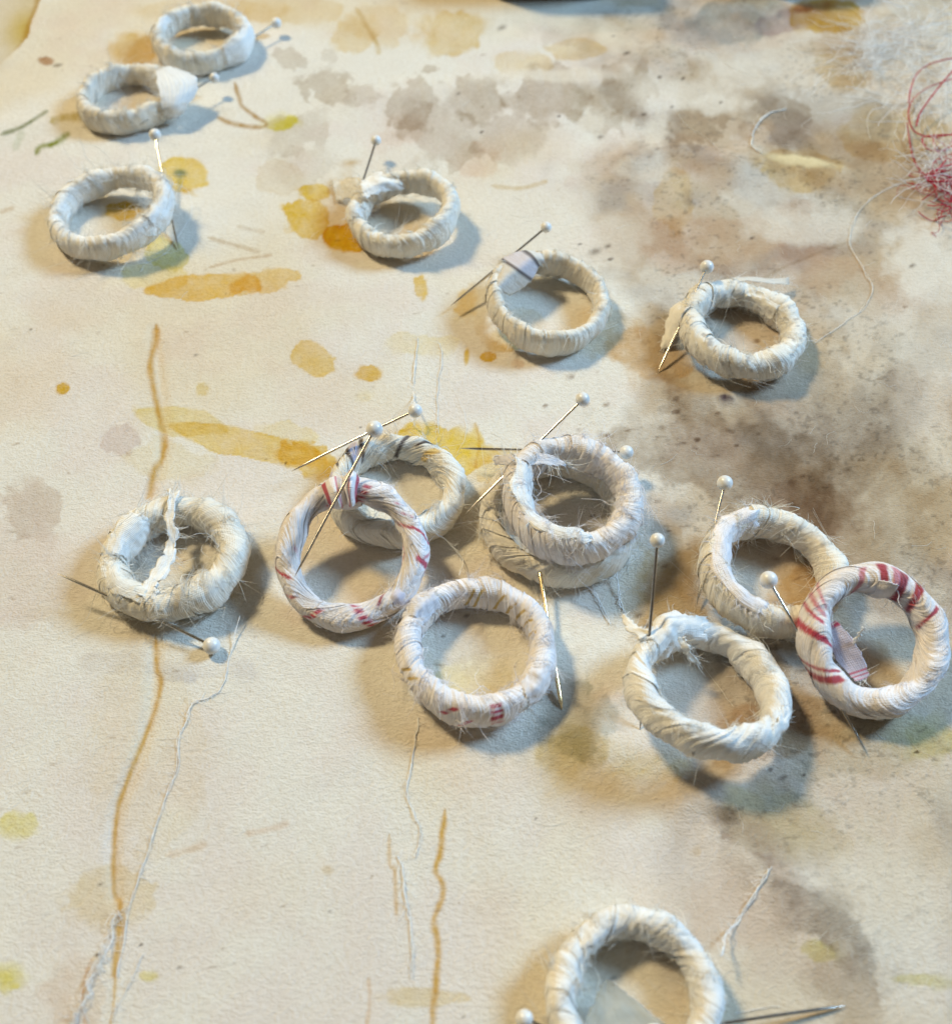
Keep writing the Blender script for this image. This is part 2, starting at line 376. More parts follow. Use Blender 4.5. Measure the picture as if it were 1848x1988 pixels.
stain(905, 590, 22, 34, (.93, .78, .50), .12, 20, .6, .05, .9); stain(985, 640, 60, 46, TANC, .15, 0, .6, 0, .7); stain(948, 692, 15, 10, (.84, .58, .14), .1, 0, .4, .2, 1); stain(906, 692, 5, 17, (.85, .62, .15), .15, 3, .3, 0, 1)
stain(985, 660, 36, 26, (.90, .72, .38), .2, 0, .6, 0, .8); stain(820, 668, 70, 22, YEL, .12, 0, .6, 0, .55); stain(1005, 705, 14, 9, PNK, .1, 0, .3, 0, .8)
stain(1265, 690, 84, 52, (.80, .62, .42), .25, 10, .5, 0, .85); stain(1170, 640, 70, 50, (.80, .64, .42), .25, 0, .6, 0, .6)  # first: orange shade left of the specked ring, put into the paper colour
stain(35, 1602, 44, 26, (.90, .84, .40), .15, 0, .4, 0, .8); stain(10, 1900, 34, 26, (.88, .82, .32), .25, 0, .4, 0, .9); stain(288, 1896, 18, 10, (.90, .84, .35), .25, 0, .4, 0, .7)
stain(215, 1745, 90, 62, (.92, .84, .66), .12, 0, .5, 0, .8); stain(300, 1440, 120, 200, (.95, .90, .80), .2, 0, .6, 0, .7); stain(150, 1930, 60, 70, (.88, .76, .66), .12, -20, .5, 0, .6)
stain(820, 1935, 80, 22, (.90, .80, .56), .1, 0, .6, 0, .8); stain(910, 1320, 90, 40, (.93, .84, .56), .3, 0, .5, 0, .8); stain(890, 1240, 60, 60, (.84, .80, .78), .25, 0, .6, 0, .7)  # last: grey shade inside the lilac-white ring, painted into the paper
stain(636, 1690, 11, 9, TANC, .15, 0, .2, .1, .8); stain(1352, 1655, 10, 9, TANC, .2, 0, .2, 0, .6)
stain(1130, 1400, 76, 78, (.66, .68, .66), .2, 0, .7, .06, .9); stain(1230, 1505, 110, 26, (.88, .76, .50), .5, -8, .8, 0, .9); stain(1120, 1460, 70, 40, (.84, .74, .44), .3, 0, .6, 0, .7)  # blue-grey ring shade and ochre fold shade, painted as colour
stain(1225, 1400, 50, 46, (.98, .96, .92), .2, 0, .5, 0, .5)
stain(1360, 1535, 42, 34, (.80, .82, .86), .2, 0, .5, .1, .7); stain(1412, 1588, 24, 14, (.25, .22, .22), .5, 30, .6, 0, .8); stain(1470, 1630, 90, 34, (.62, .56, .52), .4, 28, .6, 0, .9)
stain(1590, 1790, 120, 40, (.58, .56, .54), .35, 40, .6, 0, 1.0); stain(1520, 1600, 120, 60, (.84, .80, .62), .3, 20, .6, 0, .7); stain(1590, 1850, 34, 20, (.84, .82, .50), .3, 20, .5, 0, .8)
stain(1640, 1930, 66, 90, (.70, .65, .60), .2, -20, .7, .05, .75); stain(1790, 1905, 60, 12, (.82, .80, .50), .3, 5, .5, 0, .8); stain(1800, 1430, 60, 40, (.80, .78, .48), .3, 0, .5, 0, .8)
stain(1650, 1450, 150, 70, (.76, .72, .62), .3, 0, .7, 0, .7); stain(1500, 1420, 130, 60, (.70, .52, .36), .3, 0, .6, 0, .7)
stain(1420, 900, 210, 110, (.58, .52, .46), .2, 15, .8, .05, .85); stain(1290, 1150, 80, 110, (.74, .60, .42), .25, 0, .6, 0, .9); stain(1610, 850, 190, 170, (.64, .59, .54), .3, 0, .8, 0, .8)
stain(1690, 1000, 150, 140, (.70, .65, .58), .3, 0, .8, 0, .8); stain(1560, 1000, 100, 70, (.72, .62, .54), .25, 0, .8, 0, .8); stain(1408, 778, 14, 7, (.25, .22, .26), .5, 8, .3, 0, 1)
stain(1560, 1160, 60, 60, (.86, .66, .40), .3, 0, .5, 0, .8); stain(1500, 1200, 50, 30, (.56, .46, .40), .5, 0, .6, 0, .5)
# violet-grey faint blots on the left, soft wash
stain(235, 855, 36, 30, (.84, .78, .77), .12, 0, .5, .15, .8); stain(62, 985, 60, 56, (.80, .73, .68), .12, 0, .6, .05, .85); stain(30, 1130, 120, 100, (.90, .84, .80), .25, 0, .6, 0, .7)
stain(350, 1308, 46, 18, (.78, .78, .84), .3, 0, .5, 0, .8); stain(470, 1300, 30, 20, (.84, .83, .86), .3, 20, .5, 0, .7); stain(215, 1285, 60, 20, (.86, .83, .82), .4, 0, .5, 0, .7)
stain(330, 900, 90, 40, (.93, .86, .68), .12, 10, .6, .1, .6); stain(90, 118, 15, 8, (.55, .36, .24), .1, 10, .4, .2, .9); stain(112, 127, 9, 3, (.25, .2, .15), .3, -10, .3, 0, .9)
stain(365, 372, 20, 6, (.80, .62, .25), .3, 20, .6, 0, .6); stain(548, 238, 28, 16, (.86, .80, .18), .3, -12, .5, 0, .9)
# drips, pencil and brush lines
drip([(303, 632), (300, 668), (293, 720), (318, 862), (300, 915), (289, 965)], 8, (.80, .60, .34), .35)
drip([(302, 1235), (303, 1290), (311, 1335), (288, 1410), (248, 1510), (224, 1590), (221, 1725), (234, 1760), (228, 1840), (220, 1895)], 6.5, (.82, .64, .38), .45)
drip([(224, 1895), (219, 1960), (214, 1995)], 3, (.86, .66, .36), .2)
drip([(864, 1572), (855, 1650), (846, 1690), (860, 1715), (858, 1745), (842, 1790), (850, 1850), (838, 1995)], 6.5, (.82, .60, .30), .3)
drip([(755, 1620), (757, 1680), (766, 1690), (770, 1775)], 4, (.84, .64, .38), .2, 1, .8); drip([(715, 1900), (718, 1940), (712, 1995)], 4, (.86, .68, .48), .1, 1, .7)
drip([(180, 1860), (164, 1905), (160, 1960), (168, 1995)], 4, (.84, .66, .50), .2, 2, .7)
drip([(455, 160), (464, 185), (470, 205), (500, 228), (516, 238), (505, 246), (455, 240), (425, 228)], 4.5, (.62, .46, .28), .3)
drip([(3, 264), (40, 252), (62, 240), (92, 218)], 4, (.42, .45, .34), .3, 2); drip([(70, 300), (80, 285), (105, 280), (132, 262)], 6, (.42, .46, .22), .4, 3); drip([(100, 240), (125, 232), (160, 228)], 8, (.66, .58, .30), .1, 3)
drip([(28, 290), (36, 275), (42, 262)], 7, (.78, .82, .74), 0, 2)
drip([(405, 462), (470, 480), (500, 488)], 4, (.72, .62, .50), .1, 2, .8); drip([(405, 520), (460, 505), (525, 495)], 3, (.76, .64, .52), .1, 2, .8); drip([(460, 440), (510, 450)], 4, (.80, .74, .66), .1, 2, .8)
drip([(0, 412), (24, 404)], 5, (.80, .70, .58), .1, 2, .8); drip([(325, 1662), (375, 1648), (395, 1640)], 7, (.90, .80, .70), 0, 3); drip([(475, 1620), (520, 1612), (555, 1600)], 6, (.92, .82, .74), 0, 3)
drip([(1400, 585), (1480, 540), (1560, 500), (1640, 470)], 3, (.78, .74, .66), .1, 4, .8); drip([(955, 360), (1010, 365), (1060, 352)], 4, (.84, .74, .56), .1, 3); drip([(690, 15), (725, 70), (735, 100)], 5, (.82, .72, .52), .1, 4)
drip([(920, 820), (930, 855), (925, 905)], 3, (.82, .62, .30), .1, 3, .7)
# blue and purple far shade put into the paper colour, and a brown dab
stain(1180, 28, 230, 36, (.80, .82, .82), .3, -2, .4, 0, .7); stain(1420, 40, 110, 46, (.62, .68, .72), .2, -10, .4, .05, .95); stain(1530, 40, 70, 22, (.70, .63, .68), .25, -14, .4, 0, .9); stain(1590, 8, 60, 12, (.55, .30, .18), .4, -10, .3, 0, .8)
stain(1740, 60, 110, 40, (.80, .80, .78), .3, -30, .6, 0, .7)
# specks
rs = random.Random(5)
for i in range(70):
    x = rs.gauss(1380, 230); y = rs.gauss(880, 130); a = rs.uniform(2.5, 8)
    if y < 560 or y > 1120: continue
    stain(x, y, a, a * rs.uniform(.4, .7), (.45, .38, .33), .4, -8, .4, 0, rs.uniform(.4, .9))
for (x, y, a) in [(1216, 105, 6), (1280, 152, 5), (1325, 153, 5), (975, 53, 6), (1305, 205, 4), (1250, 220, 5), (1400, 195, 4), (1165, 265, 5), (1190, 70, 3), (890, 185, 3), (935, 255, 4), (1085, 225, 4), (190, 1855, 6), (195, 1718, 4), (274, 1835, 4), (348, 1880, 5),
                  (1185, 505, 6), (1155, 490, 8), (1125, 475, 4), (1495, 1495, 6), (1520, 1510, 7), (1770, 515, 6), (1460, 460, 5), (1505, 1385, 7), (1030, 1200, 5), (905, 1195, 5), (860, 1235, 4), (1240, 1195, 7), (1255, 1215, 6), (1180, 480, 5),
                  (700, 830, 3), (1560, 1505, 4), (1780, 1460, 5), (60, 640, 3), (380, 690, 3), (555, 900, 3), (1310, 1865, 4), (640, 1770, 3), (1190, 1900, 4), (1040, 1590, 4), (1330, 1880, 4), (900, 1975, 3)]:
    stain(x, y, a, a * .55, (.22, .19, .17), .45, -18, .4, 0, .85)
for i in range(260):
    x = rs.uniform(0, 1848); y = rs.uniform(0, 1988); a = rs.uniform(1.6, 3.4)
    stain(x, y, a * rs.choice([1, 1, 3]), a * .6, (.58, .50, .42), .5, rs.uniform(-25, 10), .3, 0, rs.uniform(.3, .8))
stain(393, 756, 11, 14, (.90, .80, .52), .12, 15, .6, .1, .9); stain(480, 1935, 6, 2, (.5, .25, .12), .4, -10, .2, 0, 0)
C = np.clip(C, .01, .9)

# the sheet ends in a deckle edge at its far left corner; below it lies another sheet
edge_y = np.interp(PY, [-200, 0, 22, 45, 70, 90, 110, 128, 200], [95, 78, 70, 60, 55, 38, 18, -5, -90])
keep = PX > edge_y + 3 * (fbm(gx / 3, gy / 3, 40, 3) - .5)
gz += .5 * np.exp(-((PX - edge_y) / 30) ** 2) * sstep(140, 120, PY)
F = grid_faces(nx, ny)
F = F[keep[F].all(1)]
used = np.zeros(len(gx), bool); used[F.ravel()] = True
remap = np.cumsum(used) - 1
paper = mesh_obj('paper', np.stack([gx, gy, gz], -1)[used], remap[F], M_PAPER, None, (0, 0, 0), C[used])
tag(paper, 'large cream rag paper covered with ochre and grey watercolour blots', kind='structure')
XS2 = np.linspace(-420, 320, 240); YS2 = np.linspace(-160, 520, 200)
X2, Y2 = np.meshgrid(XS2, YS2, indexing='ij'); x2 = X2.ravel(); y2 = Y2.ravel()
q2x, q2y = sheet(np.stack([x2, y2, 0 * x2], -1))
C2 = np.ones((len(x2), 3)) * np.array([.66, .58, .44]) * (1 - .25 * sstep(.4, .65, fbm(x2 / 30, y2 / 30, 44, 4))[:, None] * np.array([.4, .6, 1.4]))
C2 *= 1 - (np.exp(-((q2x - 50) / 34) ** 2 - ((q2y - 50) / 36) ** 2)[:, None] * (1 - np.array([.90, .78, .30])))
under = mesh_obj('table_cover', np.stack([x2, y2, -1.6 + 0 * x2], -1), grid_faces(240, 200), M_PAPER, None, (0, 0, 0), C2)
tag(under, 'older yellowed sheet lying under the painted paper', kind='structure')

# ------------------------------------------------------------------ rings wound with torn cloth
CREAM = np.array([.95, .925, .85]); LILAC = np.array([.955, .925, .94]); BONE = np.array([.93, .89, .80]); SNOW = np.array([.965, .96, .93])
RED_ = np.array([.55, .03, .08]); PINKR = np.array([.72, .28, .34]); DARK_ = np.array([.07, .045, .04]); OCHR = np.array([.62, .44, .14]); LAV = np.array([.62, .60, .78])

class Ring: pass
def make_ring(px, py, wpx, label, group, tx=0, ty=0, a=2.8, b=4.0, turns=19, over=1.9, tint=CREAM, zmin=.25, ell=1.0, seed=1, fray=420, frlen=1.0, longf=14,
              stripes=(), rough=1.0, fibre=M_FIBRE, slant=.5, blotch=None, step=.28):
    fray = int(fray * 3.0)
    rg = np.random.RandomState(seed)
    n = np.array([math.sin(math.radians(tx)), -math.sin(math.radians(ty)), 0.0]); n[2] = math.sqrt(max(.05, 1 - n[0] ** 2 - n[1] ** 2))
    ex = np.array([1.0, 0, 0]) - n * n[0]; ex /= np.linalg.norm(ex); ey = np.cross(n, ex)
    hc = b + zmin
    for _ in range(6):
        C0 = at(px, py, hc); Ro = wpx / 2 / scale_at(C0) / math.sqrt(ex[0] ** 2 + (ey[0]) ** 2); R = Ro - a - .55
        low = R * math.hypot(ex[2], ey[2] * ell) + math.sqrt((a * math.hypot(n[0], n[1])) ** 2 + (b * n[2]) ** 2)
        hc = low + zmin
    r = Ring(); r.C = C0; r.R = R; r.a = a; r.b = b
    a *= .95; wob = rg.rand(6) * 6.28; lump = .072 * rough
    def pt(u, v, lift=0.0):
        u = np.asarray(u, float); v = np.asarray(v, float)
        Ru = R * (1 + .026 * np.sin(2 * u + wob[0]) + .016 * np.sin(3 * u + wob[1]) + .006 * np.sin(8 * u + wob[3]))
        th = 1 + lump * (np.sin(4 * u + wob[2]) + .8 * np.sin(7 * u + wob[3]) + .6 * np.sin(11 * u + 2 * v + wob[4]))
        cv, sv = np.cos(v), np.sin(v)
        pw = .86
        rad = Ru + (a * th + lift) * np.sign(cv) * np.abs(cv) ** pw
        h = (b * (1 + .06 * np.sin(3 * u + wob[5])) * th + lift) * np.sign(sv) * np.abs(sv) ** pw
        return C0 + (rad * np.cos(u))[..., None] * ex + (rad * ell * np.sin(u))[..., None] * ey + h[..., None] * n
    r.pt = pt; r.n = n
    base = np.array([C0[0], C0[1], 0.0]); r.base = base
    r.obj = empty('fabric_ring', base, label, 'fabric ring', group)
    # hoop inside
    U, Vv = np.meshgrid(np.linspace(0, 2 * math.pi, 61), np.linspace(0, 2 * math.pi, 13)[:-1], indexing='ij')
    mesh_obj('hoop', pt(U, Vv, -.9).reshape(-1, 3), grid_faces(61, 12, True), M_CORE, r.obj, base)
    # the cloth strip: one long ribbon wound round the hoop, every turn lapping the one before
    nt_ = int((turns + 2.2) * (64 if stripes else 44)); nw = 41 if stripes else 21
    T = np.linspace(-1.1 / turns, 1 + 1.1 / turns, nt_)
    pitch = 2 * math.pi / turns
    Wn = np.linspace(-1, 1, nw)
    TT, WW = np.meshgrid(T, Wn, indexing='ij')
    turn = TT * turns
    hw = over * pitch / 2 * (1 + .35 * (vnoise(turn * .9, turn * 0 + seed, 41) - .5) * 2 * .6)
    hw = hw * (1 + .10 * rough * (vnoise(turn * 9, WW * 0 + np.sign(WW) * 3 + 5, seed % 8) - .5) * 2)   # torn, uneven edges
    v = 2 * math.pi * turn + wob[0]
    u = 2 * math.pi * TT + WW * hw + slant * pitch * np.cos(v + wob[1]) + .30 * pitch * (vnoise(turn * 1.3, turn * 0 + 3, 42 + seed) - .5)
    lenm = turn * 2 * math.pi * (a + b) / 2; widm = WW * hw * R
    wr = .52 * rough * (fbm(widm * 1.1 + 9 * np.floor(turn), lenm * .13, seed + 2, 4) - .5) + .30 * rough * (vnoise(widm * 3.3, lenm * .22 + 7, seed + 5) - .5)
    lift = .12 + step * (WW + 1) / 2 * over / 1.9 + wr + .08 * rough * np.clip(np.abs(WW) - .8, 0, 1) * 5 * (vnoise(turn * 5, np.sign(WW) * 2 + 9, seed + 3) - .35)
    P = pt(u, v, lift)
    # pigment of the strip
    Cc = np.ones(P.shape) * tint
    Cc *= (.93 + .14 * vnoise(np.floor(turn + .5) * 3.7, WW * 0, seed + 1))[..., None]
    age = sstep(.50, .72, fbm(lenm * .11, widm * .25 + 4 * seed, 6 + seed, 4))[..., None]
    Cc *= 1 - age * .24 * (1 - np.array([.86, .72, .50]))
    if blotch is not None:
        bm = sstep(.64, .72, fbm(lenm * .7, widm * .9, 9 + seed, 3))[..., None] * blotch[1]
        Cc = Cc * (1 - bm) + bm * np.array(blotch[0])
    ud = np.degrees(u) % 360; vd = np.degrees(v) % 360
    for (u0, v0, v1, wd, sl, c, dash) in stripes:      # u0: place on the ring, v0..v1: how far it runs round the section, wd in mm, sl: slant in deg/deg
        vm = (v0 + v1) / 2; hv = (v1 - v0) / 2
        dv = (vd - vm + 180) % 360 - 180; du = (ud - u0 - sl * dv + 180) % 360 - 180
        dmm = np.abs(np.radians(du) * R) + .25 * (vnoise(lenm * 2, widm * 2, 3) - .5)
        m = sstep(wd * .62, wd * .38, dmm) * sstep(hv + 6, hv - 6, np.abs(dv))
        if dash: m = m * (.30 + .70 * (np.sin(np.radians(dv) * (a + b) / 2 * 2 * math.pi / 1.35) > -.35))
        m = m[..., None] * .92
        Cc = Cc * (1 - m) + m * c
    UV = np.stack([lenm, widm], -1).reshape(-1, 2)
    mesh_obj('cloth_strip', P.reshape(-1, 3), grid_faces(nt_, nw), M_CLOTH, r.obj, base, Cc.reshape(-1, 3), UV)
    # frayed fibres standing off the torn edges
    lines = []; rad = []
    K = 5
    ncl = max(12, fray // 9); ct = rg.uniform(0, turns, ncl); cs = rg.choice([-1, 1], ncl); cd = rg.normal(0, .8, ncl); cc_ = rg.normal(0, 1.0, (ncl, 3))
    for i in range(fray):
        q_ = rg.randint(ncl); tn = ct[q_] + rg.normal(0, .035); sgn = cs[q_]; vv = 2 * math.pi * tn + wob[0]
        uu = 2 * math.pi * tn / turns + sgn * over * pitch / 2 * rg.uniform(.7, 1) + slant * pitch * math.cos(vv + wob[1])
        p0 = pt(uu, vv, .55); pn = pt(uu, vv, 1.55) - p0; pn /= np.linalg.norm(pn) + 1e-9
        tu = pt(uu + .02, vv, .55) - p0; tu /= np.linalg.norm(tu); tv = pt(uu, vv + .05, .55) - p0; tv /= np.linalg.norm(tv)
        L = frlen * min(6.0, .8 + rg.exponential(1.25))
        d = sgn * tu * rg.uniform(.1, 1) + tv * (cd[q_] + rg.normal(0, .35)) + pn * abs(rg.normal(.04, .19)); d /= np.linalg.norm(d)
        cv = cc_[q_] + rg.normal(0, .6, 3); s = np.linspace(0, 1, K)[:, None]
        ln = p0 + d * L * s + cv * L * .35 * s * s + pn * (.25 * L * s * (1 - s))
        ln[:, 2] = np.maximum(ln[:, 2], .25)
        lines.append(ln); rad.append(rg.uniform(.024, .050))
    Vf, Ff = tubes(lines, rad, 3)
    tag(mesh_obj('frayed_fibres', Vf, Ff, fibre, r.obj, base), kind='stuff')
    for i in range(longf):                       # single loose threads, long enough to tell apart
        uu = rg.uniform(0, 6.28); vv = rg.uniform(-.6, 2.9)
        p0 = pt(uu, vv, .3); pn = pt(uu, vv, 1.3) - p0; tu = pt(uu + .03, vv, .3) - p0; tu /= np.linalg.norm(tu)
        L = rg.uniform(4, 11) * frlen; q = [p0]; d = pn * .5 + tu * rg.choice([-1, 1]) + rg.normal(0, .5, 3)
        for k in range(4):
            d = d / np.linalg.norm(d) + rg.normal(0, .55, 3) - np.array([0, 0, .12]); q.append(q[-1] + d / np.linalg.norm(d) * L / 4)
        q = spline(q, 18); q[:, 2] = np.maximum(q[:, 2], .3)
        Vf, Ff = tubes([q], [rg.uniform(.05, .085)], 4)
        mesh_obj('loose_end', Vf, Ff, fibre, r.obj, base)
    return r

def flap(r, rows, name='cloth_tail', tint=CREAM, nu=26, nv=22, wrinkle=.35, jag=.5, fringe=(), lines=(), seed=3, mat=None, fibre=M_FIBRE, flen=1.6):
    """a loose piece of the strip: rows of control points across it, lofted, wrinkled and torn along its sides"""
    rg = np.random.RandomState(seed)
    A = [spline(np.asarray(rw, float), nv) for rw in rows]
    A = np.stack(A)                                         # rows x nv x 3
    P = np.stack([spline(A[:, j], nu) for j in range(nv)], 1)   # nu x nv x 3
    S, Tt = np.meshgrid(np.linspace(0, 1, nu), np.linspace(0, 1, nv), indexing='ij')
    du = np.gradient(P, axis=0); dv = np.gradient(P, axis=1); nn = np.cross(du, dv); nn /= np.linalg.norm(nn, axis=-1)[..., None] + 1e-9
    ln = np.linalg.norm(dv, axis=-1).sum(1).mean(); wl = np.linalg.norm(du, axis=-1).sum(0).mean()
    P = P + nn * (wrinkle * 2 * (fbm(S * wl * .35 + seed, Tt * ln * .35, seed, 3) - .5))[..., None]
    ej = jag * np.clip(1 - np.minimum(Tt, 1 - Tt) * nv / 1.5, 0, 1) * (vnoise(S * nu * .6, Tt * 9, seed + 1) - .5) * 2
    P = P + dv / (np.linalg.norm(dv, axis=-1)[..., None] + 1e-9) * ej[..., None]
    ej = jag * np.clip(1 - np.minimum(S, 1 - S) * nu / 1.5, 0, 1) * (vnoise(Tt * nv * .6, S * 9 + 4, seed + 2) - .5) * 2
    P = P + du / (np.linalg.norm(du, axis=-1)[..., None] + 1e-9) * ej[..., None]
    P[..., 2] = np.maximum(P[..., 2], .3)
    Cc = np.ones(P.shape) * tint * (.94 + .12 * fbm(S * 5, Tt * 5, seed + 4, 3))[..., None]
    for (axis, pos, wd, c) in lines:
        q = S if axis == 0 else Tt
        L = wl if axis == 0 else ln
        m = sstep(wd * .65, wd * .35, np.abs(q - pos) * L)[..., None] * .9
        Cc = Cc * (1 - m) + m * c
    UV = np.stack([S * wl, Tt * ln], -1).reshape(-1, 2)
    o = mesh_obj(name, P.reshape(-1, 3), grid_faces(nu, nv), mat or M_CLOTH, r.obj, r.base, Cc.reshape(-1, 3), UV)
    sd = o.modifiers.new('thickness', 'SOLIDIFY'); sd.thickness = .22 * MM; sd.offset = 0
    L_ = []; R_ = []
    for side, cnt in fringe:
        for i in range(cnt):
            f = rg.randint(0, (nu if side in 'LR' else nv))
            p, d = {'L': (P[f % nu, 0], P[f % nu, 0] - P[f % nu, 2]), 'R': (P[f % nu, -1], P[f % nu, -1] - P[f % nu, -3]),
                    'T': (P[0, f % nv], P[0, f % nv] - P[2, f % nv]), 'B': (P[-1, f % nv], P[-1, f % nv] - P[-3, f % nv])}[side]
            d = d / (np.linalg.norm(d) + 1e-9); L = flen * rg.uniform(.4, 1.4); s = np.linspace(0, 1, 6)[:, None]
            q = p - d * .3 + (d + rg.normal(0, .25, 3)) * L * s + rg.normal(0, .35, 3) * L * s * s
            q[:, 2] = np.maximum(q[:, 2], .25); L_.append(q); R_.append(rg.uniform(.04, .075))
    if L_:
        Vf, Ff = tubes(L_, R_, 3); tag(mesh_obj('frayed_edge', Vf, Ff, fibre, o, r.base), kind='stuff')
    return o
def hug(r, us, vs, off, **kw):
    """a flap lying on the ring: us, vs in degrees, off a grid of heights over the winding"""
    rows = [[r.pt(math.radians(us[i] if np.ndim(us[i]) == 0 else us[i][j]), math.radians(vs[j]), off[i][j] * (.35 if i in (0, len(us) - 1) else 1) * (.6 if j in (0, len(vs) - 1) else 1) + .12) for j in range(len(vs))] for i in range(len(us))]
    return flap(r, rows, **kw)
A_ = lambda pts: [at(*p) for p in pts]
G = 'cloth-wound rings drying on the paper'

R1 = make_ring(391, 73, 190, 'bluish cream ring at the far left edge, farthest from the viewer', G, 0, 4, 2.15, 3.7, 20, seed=11, tint=CREAM * .97, frlen=1.3, fray=520)
hug(R1, [-52, -25, 5, 28], [-60, -10, 40, 85], [[1.6, 1.3, 1, .6], [2.2, 1.7, 1.2, .8], [2, 1.6, 1.2, .8], [1.4, 1.2, .9, .6]], tint=SNOW, seed=12, fringe=(('L', 30), ('T', 25), ('B', 30)), wrinkle=.5)
hug(R1, [150, 165, 185], [20, 90, 150], [[.8, .9, .7]] * 3, tint=SNOW, seed=13, fringe=(('L', 20), ('R', 20)))
R2 = make_ring(247, 190, 194, 'cream ring with a wide pale cloth flag on its right side', G, 0, 0, 2.15, 3.7, 20, seed=21, tint=BONE, frlen=1.2, fray=480)
flap(R2, [A_([(303, 138, 10.6), (322, 127, 10.8), (342, 131, 10.6)]), A_([(306, 172, 10.2), (345, 163, 10.2), (386, 157, 9.2)]), A_([(314, 206, 7.4), (342, 204, 7.4), (366, 203, 5.5)]), A_([(326, 230, 3), (337, 229, 3), (350, 225, 2)])],
     tint=SNOW, seed=22, fringe=(('L', 90), ('R', 30), ('T', 30), ('B', 20)), wrinkle=.16, jag=.8, flen=3.4, nv=44, lines=tuple((1, .05 + .06 * q, .16, np.array([.80, .83, .87])) for q in range(16)))
hug(R2, [85, 60, 35], [90, 135, 175], [[.6, .8, 1.2], [.8, 1, 1.6], [.7, 1, 2.2]], tint=CREAM, seed=23, fringe=(('R', 40),), flen=2)
R3 = make_ring(215, 410, 246, 'shaggy cream ring beside the oval yellow blot, right side lifted by a pin', G, -9, 2, 2.3, 3.4, 21, seed=31, tint=SNOW, frlen=1.5, fray=620, longf=30)
hug(R3, [-35, -20, 0, 18], [-40, 10, 60, 100], [[1, 1, 1, .8]] * 4, tint=SNOW, seed=32, jag=1.1, wrinkle=.6, fringe=(('L', 50), ('T', 70), ('B', 70)), flen=2)
R4 = make_ring(784, 413, 216, 'cream ring with its end folded over its left side, beside ochre blots', G, -8, 5, 2.25, 3.6, 20, seed=41, tint=CREAM, frlen=1.1, fray=460)
flap(R4, [A_([(702, 352, 9.5), (738, 332, 9.5), (772, 340, 9)]), A_([(700, 367, 10.5), (742, 351, 10.8), (778, 353, 9.5)]), A_([(710, 384, 9.5), (748, 371, 8.5), (783, 368, 7.5)])], tint=SNOW, seed=42, fringe=(('B', 40), ('R', 20), ('L', 26)), wrinkle=.6)
hug(R4, [168, 180, 196], [-20, 40, 100, 150], [[1.4, 1.2, 1, .7]] * 3, tint=SNOW, seed=43, jag=.9, wrinkle=.6, fringe=(('T', 40), ('B', 40), ('L', 14)))
flap(R4, [A_([(645, 350, 1), (655, 392, .8)]), A_([(672, 345, 3), (680, 385, 2)]), A_([(702, 345, 6), (706, 375, 6)])], tint=CREAM, seed=44, mat=M_GAUZE, fringe=(('T', 26), ('L', 20)), wrinkle=.8)
R5 = make_ring(1063, 585, 247, 'thin bone coloured ring with a brown striped flap over its back left', G, 5, 2, 1.75, 3.5, 24, seed=51, tint=BONE, frlen=.75, fray=520, slant=.35, over=2.0)
flap(R5, [A_([(955, 540, 7.5), (968, 515, 9.5), (976, 501, 10.0), (1018, 486, 10.5), (1052, 493, 10.5)]), A_([(965, 556, 10.5), (985, 535, 11.5), (1005, 520, 12.0), (1035, 499, 12.0), (1055, 502, 11.0)]), A_([(988, 574, 6.0), (1012, 560, 6.5), (1034, 540, 8.0), (1047, 517, 9.5), (1057, 510, 10.0)])],
     tint=np.array([.80, .78, .74]), seed=52, nu=24, nv=40, wrinkle=.15, jag=.15, lines=((1, .47, 1.15, DARK_), (1, .74, 1.15, DARK_), (1, .605, 3.6, np.array([.70, .66, .72]))), fringe=(('B', 14),), flen=1)
R6 = make_ring(1440, 638, 258, 'cream ring with dark specks and a loose tail, beside a patch of painted orange shade', G, 6, -3, 2.95, 3.4, 15, seed=61, tint=CREAM, frlen=1.1, fray=420, rough=1.5, blotch=((.20, .18, .19), .5))
flap(R6, [A_([(1348, 568, 8.5), (1366, 584, 9.5)]), A_([(1302, 600, 5.5), (1328, 606, 9.5)]), A_([(1290, 642, 2.6), (1316, 642, 5)]), A_([(1282, 682, .8), (1297, 674, 1)])], tint=BONE, seed=62, fringe=(('L', 26), ('B', 10)), wrinkle=.5)
hug(R6, [80, 60, 30], [110, 150, 190], [[.8, 1, 1.5], [1, 1.2, 2.2], [.8, 1, 1.8]], tint=CREAM, seed=63, fringe=(('R', 40), ('B', 10)), wrinkle=.8)
flap(R6, [A_([(1365, 562, 8), (1370, 552, 6)]), A_([(1440, 545, 8), (1440, 537, 6)]), A_([(1530, 552, 3), (1530, 542, 3)])], tint=CREAM, seed=64, mat=M_GAUZE, fringe=(('L', 20), ('R', 20), ('B', 12)), flen=2.5)
R7 = make_ring(338, 1082, 292, 'cream ring with a torn shred hanging across its hole, at the left', G, -3, 0, 3.3, 3.7, 19, seed=71, tint=CREAM * .98, frlen=1.3, fray=600, longf=26)
flap(R7, [A_([(326, 953, 9.2), (346, 953, 9.2)]), A_([(322, 1008, 8.5), (340, 1010, 8.5)]), A_([(325, 1050, 7), (344, 1048, 7)]), A_([(310, 1090, 6.5), (332, 1092, 6.5)]), A_([(286, 1124, 8), (308, 1130, 8)]), A_([(268, 1160, 8.6), (306, 1163, 8.3)])],
     tint=SNOW, seed=72, fringe=(('L', 70), ('R', 60), ('B', 20), ('T', 16)), flen=2.4, wrinkle=.8, jag=.9, nv=12, nu=40)
hug(R7, [128, 145, 165, 188], [70, 110, 150, 185], [[1, .9, 1, 1.4]] * 4, tint=SNOW, seed=73, fringe=(('R', 90), ('T', 16)), flen=3.0, wrinkle=.7)
hug(R7, [195, 225, 255], [60, 100, 150], [[.8, .8, .9]] * 3, tint=CREAM, seed=74, fringe=(('R', 30), ('T', 30)), flen=2)
